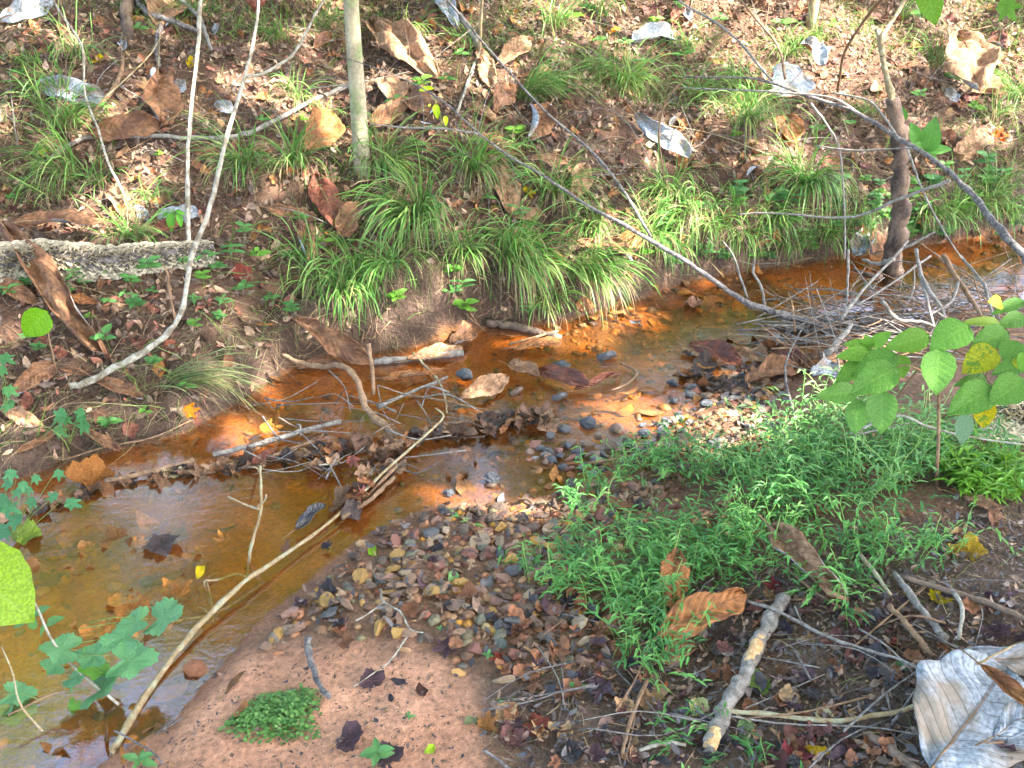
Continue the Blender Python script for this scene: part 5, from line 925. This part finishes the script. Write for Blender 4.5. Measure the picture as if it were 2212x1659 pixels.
nl = empty('broad_leaf', G(123, 812)); tag(nl, 'single bright green leaf with holes on a brown stalk by the log', 'leaf'); leaf_at(nl, OG[1], 103, 672, 46, 730, G(123, 812)[1], .02, 1.15, (.17, .36, .04), .95, 'blade'); stem(nl, [(123, 812), (115, 770), (104, 720), (101, 674)], G(123, 812)[1], G(123, 812)[1], .005, .002, 'bark_brown', 'stalk')
def maple_plant(label, base, leaves, y, col=(.09, .25, .09), size=1.):
    b = aty(*base, y); r = empty('maple_seedling', b); tag(r, label, 'seedling')
    for (u, v, s) in leaves:
        an = math.radians(R.uniform(200, 340)); dx, dv = math.cos(an) * s / 2, -math.sin(an) * s / 2 * .8; leaf_at(r, MG[R.randint(0, 2)], u - dx, v - dv, u + dx, v + dv, y, R.uniform(0, .03), R.uniform(.9, 1.15), col, .5)
        stem(r, [base, ((base[0] + u) / 2, (base[1] + v) / 2 - 12), (u - dx, v - dv)], y, y, .0014, .0008, m=7)
yy = G(150, 960)[1]
maple_plant('green maple seedling with starry leaves on the muddy shore', (150, 960), [(130, 900, 56), (173, 893, 42), (181, 922, 48), (130, 932, 50), (145, 908, 34), (175, 905, 40)], yy)
maple_plant('maple seedling with a loose spray of starry leaves over the water edge', (30, 1170), [(23, 1026, 46), (17, 1045, 40), (78, 1035, 36), (127, 1025, 40), (50, 1050, 40), (37, 1065, 42), (68, 1086, 46), (113, 1074, 42), (157, 1088, 48), (20, 1098, 60), (30, 1125, 66), (62, 1060, 34), (5, 1080, 50), (8, 1150, 56)], 2.45, (.085, .24, .11))
maple_plant('small maple sprig at the curled dark leaf on the mud', (10, 900), [(13, 776, 50), (17, 876, 46), (22, 845, 48), (4, 800, 40)], 3.0)
def seedling(u, v, h, n, s, label, group, kind='o', col=(.11, .25, .06), y=None, lift=0, nm='seedling'):
    b = G(u, v, lift); k = pxm(b); r = empty(nm, b); tag(r, label, 'seedling' if nm == 'seedling' else 'herb', group); hh = h * k; ms = OS if kind == 'o' else ON if kind == 'n' else MG
    lean = np.array([R.uniform(-.3, .3), R.uniform(-.4, .1), 1.]); tip = b + lean * hh; Q = crom([b - [0, 0, .005], b + lean * hh * .5 + [.003, 0, 0], tip], 6); v_, f = tube(Q, np.linspace(.0016, .0009, 6), 5); mk('stem', v_, f, M['stem'], r)
    for i in range(n):
        t_ = .45 + .55 * (i // 2 + 1) / max(1, (n + 1) // 2); a = (i % 2) * math.pi + (i // 2) * 1.57 + R.uniform(-.3, .3); p = b + lean * hh * min(t_, 1); X = np.array([math.cos(a), math.sin(a), R.uniform(.0, .5)])
        inst('leaf', ms[R.randint(0, len(ms) - 1)], X, face_n(p, .45) + X * .001, p, s * k * R.uniform(.75, 1.15), r, np.array(col) * R.uniform(.8, 1.25))
for (u, v) in [(60, 640), (110, 628), (175, 620), (250, 612), (330, 604), (400, 592), (30, 655), (140, 655), (290, 630), (455, 585)]: seedling(u, v, R.uniform(22, 40), 6, R.uniform(20, 30), 'green seedling growing in front of the fungus log', 'seedlings before the fungus log', R.choice('on'), (.11, .27, .08), lift=.02)
FSL, FSG = 'small green seedling with paired oval leaves on the far slope', 'seedlings on the far slope'
for (u, v) in [(310, 80), (375, 480), (235, 250), (565, 270), (660, 275), (915, 200), (1000, 130), (940, 290), (895, 320), (855, 235), (1035, 320), (1240, 60), (1270, 30), (1290, 100), (1385, 150), (1410, 60), (1690, 60), (1790, 80), (2060, 180), (1980, 220), (1590, 300), (1840, 280), (2110, 250), (1760, 290), (960, 190), (1115, 300), (40, 165), (30, 440), (190, 215), (340, 348), (95, 345), (75, 370), (650, 480), (710, 540), (830, 440), (1060, 440), (1130, 390), (2100, 130), (1550, 60), (1460, 30), (1480, 140), (1990, 60), (1350, 110)]:
    seedling(u, v, R.uniform(14, 34), R.choice([4, 4, 6]), R.uniform(16, 28), FSL, FSG, col=R.choice([(.10, .24, .06), (.13, .30, .08), (.17, .33, .06)]))
BSL, BSG = 'leafy green herb on the face of the cut bank', 'herbs on the cut bank'
for (u, v) in [(280, 650), (305, 680), (200, 700), (180, 640), (160, 610), (425, 655), (440, 620), (477, 700), (490, 670), (500, 560), (470, 590), (540, 640), (525, 520), (590, 660), (980, 600), (990, 640), (965, 660), (1140, 690), (1010, 690), (860, 660), (240, 760), (330, 800), (185, 590), (90, 760), (60, 740), (320, 910), (235, 920), (420, 720), (640, 690), (560, 570), (400, 850), (430, 840), (235, 660), (330, 640), (620, 560), (1390, 570), (1420, 560), (1115, 480)]:
    seedling(u, v, R.uniform(16, 44), R.choice([4, 6, 8]), R.uniform(18, 32), BSL, BSG, R.choice(['o', 'o', 'n']), R.choice([(.09, .23, .07), (.12, .29, .09), (.14, .31, .06)]), nm='bank_herb')
for i in range(110):
    u = R.uniform(1420, 2212); v = 560 - (u - 1440) * .09 + R.uniform(-130, 25)
    seedling(u, v, R.uniform(14, 40), R.choice([6, 6, 8]), R.uniform(15, 27), 'round leaved green herb on the shaded bank beside the snag', 'herbs beside the snag', 'o', R.choice([(.08, .21, .07), (.11, .27, .09), (.13, .29, .07)]), nm='bank_herb')
r = empty('broad_leaved_herb', G(2010, 345)); tag(r, 'broad leaved green herb below the brown leaf on the sunny bank', 'herb')
for (a, b, c, d, w) in [(2000, 330, 2020, 256, .95), (2000, 325, 2058, 320, .7), (1995, 330, 2028, 345, .8), (1985, 310, 1970, 268, .8), (1995, 320, 1975, 312, .9), (1955, 260, 1950, 232, .6)]: leaf_at(r, OG[R.randint(0, 2)], a, b, c, d, G(2010, 345)[1], .05, w, (.12, .29, .07), .75)
r = empty('hanging_sprig', G(370, 500)); tag(r, 'sprig of narrow dark green leaves hanging behind the sapling stem', 'herb')
for (a, b, c, d, w) in [(368, 458, 370, 502, .7), (385, 458, 392, 492, .7), (362, 458, 350, 470, .6), (380, 455, 400, 462, .6)]: leaf_at(r, OG[0], a, b, c, d, G(370, 500)[1] - .06, .02, w, (.09, .26, .04), .8)
stem(r, [(372, 505), (376, 470), (374, 455)], G(370, 500)[1], G(370, 500)[1] - .06, .002, .001)
r = empty('yellow_sprig', G(955, 290)); tag(r, 'sprig of yellow green leaves on a thin twig beside the young tree', 'herb')
for (a, b, c, d, w) in [(940, 225, 946, 258, .8), (962, 250, 964, 272, .8), (930, 225, 925, 230, .9), (925, 190, 905, 195, .8), (920, 190, 936, 190, .8)]: leaf_at(r, OG[0], a, b, c, d, G(955, 290)[1] - .05, .02, w, (.30, .45, .03), .8)
stem(r, [(955, 290), (950, 240), (930, 200)], G(955, 290)[1], G(955, 290)[1] - .05, .002, .001)
for (u, v, h, n, s, lab) in [(808, 1655, 46, 6, 46, 'upright seedling with grey green leaves on the sand'), (318, 1655, 40, 6, 32, 'small green seedling at the edge of the wet sand'), (885, 1552, 14, 4, 14, 'tiny sprout alone on the sand'), (1055, 1420, 12, 4, 16, 'tiny sprout between cobble and red leaf'), (1082, 1520, 10, 4, 14, 'tiny sprout on the mud below the tan stone'), (953, 1362, 8, 4, 12, 'tiny pale sprout on the gravel'), (1245, 1490, 14, 5, 24, 'small seedling at the end of the weeds')]:
    seedling(u, v, h, n, s, lab, None, col=(.12, .28, .10))
# mat of tiny leaves on the sand
MAT = wpoly([(470, 1580), (500, 1545), (560, 1500), (650, 1480), (700, 1490), (705, 1520), (690, 1560), (698, 1600), (600, 1612), (500, 1605)])
q = scatter(MAT, 1500, rs, .13); n = len(q); z = H(q[:, 0], q[:, 1]) + .004 + .022 * rs.rand(n) * np.clip(sdpoly(q[:, 0], q[:, 1], MAT) / .05, .2, 1); P = np.stack([q[:, 0], q[:, 1], z], 1); V = []; a0 = rs.rand(n) * 6.28; s = .0034 + .0032 * rs.rand(n); til = rs.normal(size=(n, 2)) * .35
for i in range(6):
    a = a0 + i * 1.047; x_, y_ = np.cos(a) * s, np.sin(a) * s * .8; V.append(P + np.stack([x_, y_, x_ * til[:, 0] + y_ * til[:, 1]], 1))
V = np.stack(V, 1).reshape(-1, 3); mt = empty('creeping_plant', (*q.mean(0), float(H(*q.mean(0))))); tag(mt, 'mat of tiny bright green leaves growing on the sand', 'ground cover')
mk('leaf_mat', V, np.arange(6 * n).reshape(n, 6), M['blade'], mt, cols=np.repeat(np.array([[.12, .25, .07], [.17, .31, .10], [.09, .19, .06]])[rs.randint(0, 3, n)], 6, 0), smooth=False)['kind'] = 'stuff'
# ------------------------------------------------------------------ weeds: stilt grass on the near bank
WEED = wpoly([(1000, 1110), (1100, 1085), (1230, 1062), (1330, 1010), (1480, 958), (1560, 1010), (1650, 990), (1700, 925), (1780, 865), (1900, 858), (2100, 965), (2260, 985), (2260, 1180), (2100, 1200), (1950, 1262), (1860, 1300), (1830, 1370), (1740, 1300), (1620, 1250), (1560, 1330), (1500, 1400), (1450, 1510), (1340, 1505), (1300, 1430), (1290, 1330), (1180, 1300), (1050, 1240)])
def weeds(name, q, label, hs, rs, ll=.041, cols=np.array([[.10, .26, .08], [.14, .33, .10], [.08, .21, .07], [.19, .39, .12]])):
    V = []; F = []; C = []; ns_ = len(q); hz = np.maximum(H(q[:, 0], q[:, 1]), 0)
    for i in range(ns_):
        h = hs * rs.uniform(.5, 1.2); d = np.array([rs.normal() * .55, rs.normal() * .45 - .1, 1.]); d /= np.linalg.norm(d); p = np.array([q[i, 0], q[i, 1], hz[i]]); k = rs.randint(6, 10); col = cols[rs.randint(4)] * rs.uniform(.75, 1.25); az = rs.rand() * 6.28; st = h / k; o0 = p
        for j in range(k):
            p2 = p + d * st; b = len(V); sd = np.array([.0011, 0, 0]); V += [p - sd, p + sd, p2 + sd, p2 - sd]; F.append((b, b + 1, b + 2, b + 3)); C += [col * 1.1 + [.05, .02, 0]] * 4; p = p2; d = d + [rs.normal() * .12, rs.normal() * .12, -.07]; d /= np.linalg.norm(d)
            if j == 0: continue
            az += math.pi + rs.normal() * .5; X = np.array([math.cos(az), math.sin(az), rs.uniform(-.1, .5)]); X /= np.linalg.norm(X); L = ll * rs.uniform(.6, 1.25); N = np.cross(X, [-X[1], X[0], 0]); N = -N if N[2] < 0 else N; Yv = np.cross(N, X); w_ = L * .095; b = len(V)
            m1 = p + X * L * .35 + N * L * .02; m2 = p + X * L * .7 - [0, 0, L * .06]; tp = p + X * L - [0, 0, L * .2]
            V += [p, m1 + Yv * w_ + N * .003, m1 - N * .001, m1 - Yv * w_ + N * .003, m2 + Yv * w_ * .75, m2 - Yv * w_ * .75, tp]; F += [(b, b + 2, b + 1), (b, b + 3, b + 2), (b + 1, b + 2, b + 5, b + 4), (b + 2, b + 3, b + 5), (b + 4, b + 5, b + 6)]; C += [col * rs.uniform(.85, 1.15)] * 7
    o = mk(name, np.array(V), F, M['blade'], org=np.zeros(3), cols=np.array(C), smooth=False); tag(o, label, 'weeds', None, 'stuff')
q = scatter(WEED, 2000, rs, .08); dn_ = fbm(q[:, 0], q[:, 1], 3.6, 2) + .4 * rs.rand(len(q)); q = q[dn_ > .16]
weeds('stilt_grass', q, 'dense mass of green stilt grass on the near bank', .165, rs)
q = scatter(wpoly([(1480, 1000), (1700, 930), (1790, 880), (1900, 880), (2080, 970), (2000, 1080), (1750, 1120), (1560, 1120)]), 190, rs, .08); weeds('tall_weeds', q, 'taller wispy stilt grass below the leafy sapling', .27, rs, .045, np.array([[.15, .31, .11], [.19, .36, .14], [.12, .26, .09], [.22, .38, .14]]))
q = scatter(DARK, 420, rs, .2); q = q[fbm(q[:, 0] + 4, q[:, 1], 2.5, 2) > .12]; weeds('sparse_weeds', q, 'sparse green weed sprigs on the near bank mud', .09, rs, .035)
q = scatter(wpoly([(2000, 1010), (2200, 1000), (2230, 1080), (2080, 1090)]), 160, rs, .03); weeds('fine_weeds', q, 'fine light green weeds beside the cut fungus log', .12, rs, .05, np.array([[.17, .34, .06]] * 4))
# ------------------------------------------------------------------ fallen leaves one can pick out
def fallen(u, v, s, kind, col, label, group=None, tilt=.25, lift=.006, ang=None):
    p = G(u, v, lift); L = s * pxm(p) * 1.25; a = R.uniform(0, 6.28) if ang is None else ang; me = R.choice({'m': MF, 't': TF, 'o': OF}[kind]); X = np.array([math.cos(a), math.sin(a), 0.]); n = NRM(p) + NR.normal(size=3) * tilt; n = unit(n) * .8 + face_n(p, 1.) * .2
    X = unit(X - unit(n) * np.dot(X, unit(n))); o = inst('fallen_leaf', me, X, n, p - X * L * .42, L, None, np.array(col) * R.uniform(.85, 1.15)); tag(o, label, 'leaf', group)
MA, PU, RE, ORG, YE, TNL, BK, GRN, CR, BRN = (.12, .055, .048), (.085, .05, .058), (.30, .08, .055), (.48, .18, .04), (.62, .45, .04), (.36, .23, .13), (.035, .03, .035), (.13, .26, .06), (.55, .47, .28), (.20, .10, .06)
for (u, v, s, k, c, lab) in [(90, 335, 30, 'o', YE, 'bright yellow leaf on the slope beside the fallen branch'), (213, 132, 22, 't', YE, 'small yellow leaf near the crooked twig'), (412, 138, 22, 't', YE, 'yellow leaf scrap behind the pale sapling stem'), (1117, 500, 26, 'm', RE, 'red maple leaf on the grassy bank'), (1140, 415, 32, 'm', YE, 'yellow maple leaf under the long dark branch'),
    (367, 762, 40, 't', (.33, .12, .08), 'reddish leaf stuck to the mud above the fine tuft'), (522, 595, 38, 't', (.28, .08, .06), 'dark red leaf on the bank above the white stem'), (407, 891, 38, 'm', ORG, 'orange lobed leaf at the muddy waterline'), (375, 1025, 34, 't', CR, 'pale square leaf resting on the leaf line'), (1480, 908, 44, 'o', YE, 'bright yellow leaf at the edge of the sunlit gravel'),
    (433, 1236, 34, 'o', YE, 'yellow leaf floating beside the tan branch'), (805, 1197, 36, 'o', (.25, .42, .05), 'fresh green leaf lying on the gravel'), (978, 1252, 40, 'o', (.2, .35, .14), 'pale green leaf beside the weeds on the gravel'), (967, 1400, 56, 'm', PU, 'dark purple crumpled leaf at the sand edge'), (1080, 1426, 38, 'm', RE, 'bright red leaf below the dark green cobble'), (1247, 1320, 44, 't', (.42, .17, .10), 'salmon brown leaf at the edge of the weeds'),
    (804, 1474, 44, 't', PU, 'black purple leaf flat on the sand'), (863, 1476, 30, 'o', BK, 'small black leaf on the sand'), (910, 1498, 28, 't', (.09, .04, .03), 'dark brown curled leaf on the sand'), (845, 1513, 24, 'o', BK, 'shrivelled black leaf on the sand'), (1157, 1576, 54, 't', (.26, .08, .055), 'reddish brown leaf on the mud near the sand'), (1050, 1570, 56, 'm', (.50, .24, .10), 'orange tan leaf overlapping an olive leaf on the sand edge'), (1022, 1560, 44, 'o', (.16, .18, .09), 'olive leaf under the orange tan leaf'),
    (1190, 1495, 44, 'o', (.09, .09, .11), 'slate coloured leaf upright on the mud'), (757, 1600, 60, 't', PU, 'long purple brown leaf at the foot of the sand'), (928, 1625, 32, 'o', (.32, .46, .06), 'round lime green leaf on the sand'), (838, 1640, 54, 't', (.07, .045, .05), 'dark leaf under the upright seedling'), (1435, 1496, 32, 'm', (.55, .18, .06), 'orange leaf among the lower weeds'), (1625, 1314, 50, 'o', (.34, .09, .02), 'glossy orange brown leaf on the broken stick'),
    (1672, 1273, 46, 'm', (.20, .05, .05), 'wine red leaf behind the broken stick'), (1942, 1443, 38, 'm', (.22, .42, .22), 'mint green leaf at the end of the thin grey twig'), (2022, 1296, 56, 'm', (.55, .42, .05), 'yellow lobed leaf on the dark mud'), (2092, 1196, 60, 't', (.52, .33, .07), 'golden brown leaf at the edge of the weeds'), (1785, 1559, 62, 'o', CR, 'cream leaf lying on the curved tan twig'), (1612, 1586, 66, 'o', (.15, .22, .10), 'green leaf with a grey blotch beside the broken stick'),
    (1722, 1623, 62, 't', (.24, .06, .07), 'maroon leaf on the mud below the curved twig'), (1768, 1626, 46, 'o', (.50, .32, .05), 'mustard leaf touching the maroon leaf'), (1512, 1543, 72, 'o', (.40, .40, .18), 'pale yellow green leaf at the foot of the broken stick'), (1918, 1396, 46, 't', (.33, .11, .08), 'brick red leaf under the twigs'), (1952, 1503, 60, 'm', (.16, .13, .10), 'grey brown curled leaf beside the silver leaf'), (1642, 1483, 46, 't', (.16, .24, .06), 'mossy green leaf beside the broken stick'),
    (350, 1181, 62, 't', (.09, .065, .06), 'dark crinkled leaf in the golden reflections'), (580, 930, 56, 'm', (.36, .16, .05), 'orange oak like leaf under the clear water'), (200, 1037, 84, 't', (.30, .13, .045), 'broad silt brown leaf sunk at the muddy shore'), (1375, 700, 26, 'm', (.16, .16, .18), 'grey leaf stuck in the upper channel'), (1495, 660, 36, 't', (.36, .2, .14), 'pale brown leaf floating below the long branch'), (620, 1185, 40, 'o', BRN, 'brown leaf trailing in the current'), (60, 1160, 60, 't', (.22, .3, .05), 'yellow green leaf floating under the maple sprays'),
    (2060, 1196, 36, 't', (.5, .34, .08), 'tan yellow leaf beside the golden leaf'), (1750, 1385, 30, 'm', TNL, 'small tan leaf by the weeds'), (2165, 1690, 60, 'm', MA, 'dark red leaf at the foot of the silver leaf'), (1860, 1385, 44, 't', (.12, .06, .06), 'dusky leaf between two twigs'), (1690, 300, 36, 't', (.55, .2, .04), 'bright orange leaf in the sunny bank grass'), (1325, 70, 50, 'o', (.6, .26, .03), 'vivid orange leaf in the sunlit litter'), (2155, 295, 34, 'm', (.6, .14, .05), 'red orange leaf by the broad leaved herb')]:
    fallen(u, v, s, k, c, lab)
def leaf_mass(name, label, n, pts, sr, kinds, cols, tilt, lift):
    V = []; F = []; C = []; o = 0
    for i in range(n):
        u, v = pts(); p = G(u, v, R.uniform(*lift)); L = R.uniform(*sr) * .85 * pxm(p) * 1.25; a = R.uniform(0, 6.28); me = R.choice({'m': MF, 't': TF, 'o': OF}[R.choice(kinds)]); X = np.array([math.cos(a), math.sin(a), 0.]); N_ = unit(NRM(p) + NR.normal(size=3) * tilt); X = unit(X - N_ * np.dot(X, N_)); Y_ = np.cross(N_, X)
        vv = np.array([q.co[:] for q in me.vertices]) * L; vv = (p - X * L * .42) + vv[:, :1] * X + vv[:, 1:2] * Y_ + vv[:, 2:] * N_; V.append(vv); F += [tuple(k + o for k in f.vertices) for f in me.polygons]; C.append(np.tile(np.array(cols[R.randint(0, len(cols) - 1)][1]) * R.uniform(.8, 1.2), (len(vv), 1))); o += len(vv)
    tag(mk(name, np.concatenate(V), F, M['litter'], org=np.zeros(3), cols=np.concatenate(C)), label, 'leaves', None, 'stuff')
def many(n, pts, sr, kinds, cols, where, group, tilt, lift=(.004, .02), noun='leaf', rest=0):
    if rest: leaf_mass('leaf_scatter', f'many more small fallen leaves {where}', rest, pts, sr, kinds, cols, tilt, lift)
    for i in range(n):
        u, v = pts(); nm, c = cols[R.randint(0, len(cols) - 1)]; fallen(u, v, R.uniform(*sr), R.choice(kinds), c, f'{nm} fallen {noun} {where}', f'{nm} {group}', tilt, R.uniform(*lift))
many(40, lambda: (R.uniform(0, 2212), R.uniform(0, 520)), (20, 40), 'mmto', [('russet', (.26, .12, .075)), ('tan', TNL), ('dark red', MA), ('brown', BRN), ('orange', (.33, .165, .075))], 'in the litter of the far slope', 'leaves on the far slope', .6, rest=420)
many(54, lambda: (R.uniform(1080, 2212), R.uniform(1290, 1659)), (24, 58), 'mmtto', [('black', BK), ('purple brown', PU), ('dark red', MA), ('brown', BRN), ('tan', TNL), ('rust', (.26, .125, .075)), ('charcoal', (.06, .055, .06))], 'on the dark near bank mud', 'leaves on the near bank mud', .35, rest=190)
many(14, lambda: (R.uniform(640, 1330), R.uniform(1170, 1440)), (22, 46), 'mmto', [('dark purple', PU), ('charcoal', BK), ('brown', BRN), ('rust', (.26, .125, .075))], 'on the gravel bar', 'leaves on the gravel bar', .35, rest=20)
LLN = [(0, 1140), (100, 1100), (230, 1055), (330, 1040), (420, 1022), (560, 1003), (680, 978), (800, 965)]
def along(L, sd):
    t = R.uniform(0, len(L) - 1.001); i = int(t); f = t - i; return L[i][0] * (1 - f) + L[i + 1][0] * f + R.gauss(0, sd), L[i][1] * (1 - f) + L[i + 1][1] * f + R.gauss(0, sd * .55)
WET = [('wet brown', (.15, .085, .05)), ('wet umber', (.11, .065, .045)), ('wet rust', (.24, .11, .055)), ('wet dark', (.06, .045, .04)), ('wet tan', (.27, .17, .11))]
many(54, lambda: along(LLN, 9), (26, 54), 'mtoo', WET, 'in the leaf line across the creek', 'leaves in the leaf line', .28, (-.004, .014), rest=50)
many(10, lambda: along([(690, 1020), (760, 975), (850, 990), (800, 1060), (745, 1110)], 18), (28, 56), 'mmt', WET + [('wet red', (.2, .08, .065))], 'heaped in the midstream debris', 'leaves of the midstream debris', .5, (.0, .07), rest=50)
many(26, lambda: along([(870, 955), (980, 940), (1080, 922), (1200, 910)], 12), (26, 50), 'mtoo', WET, 'in the midstream leaf pack', 'leaves of the midstream leaf pack', .35, (.0, .035), rest=70)
many(14, lambda: (R.uniform(1480, 1760), R.uniform(745, 850)), (30, 56), 'mtt', WET, 'on the shore below the driftwood pile', 'leaves below the driftwood pile', .4, rest=24)
many(10, lambda: along([(100, 1250), (300, 1200), (480, 1290), (250, 1350), (100, 1450)], 70), (30, 70), 'mto', [('sunken silt brown', (.20, .10, .04)), ('sunken orange', (.34, .15, .05))], 'in the still brown water', 'leaves in the still water', .1, (-.012, -.004), rest=20)
many(10, lambda: (R.uniform(60, 520), R.uniform(640, 950)), (24, 44), 'mto', [('muddy brown', (.16, .09, .06)), ('muddy reddish', (.24, .10, .07))], 'on the muddy left shore'.replace('left ', ''), 'leaves on the muddy shore', .35, rest=20)
many(8, lambda: (R.uniform(1450, 2150), R.uniform(880, 1160)), (26, 50), 'mto', [('brown', BRN), ('tan', TNL), ('rust', (.26, .125, .075))], 'under the near bank weeds', 'leaves under the weeds', .4, rest=24)
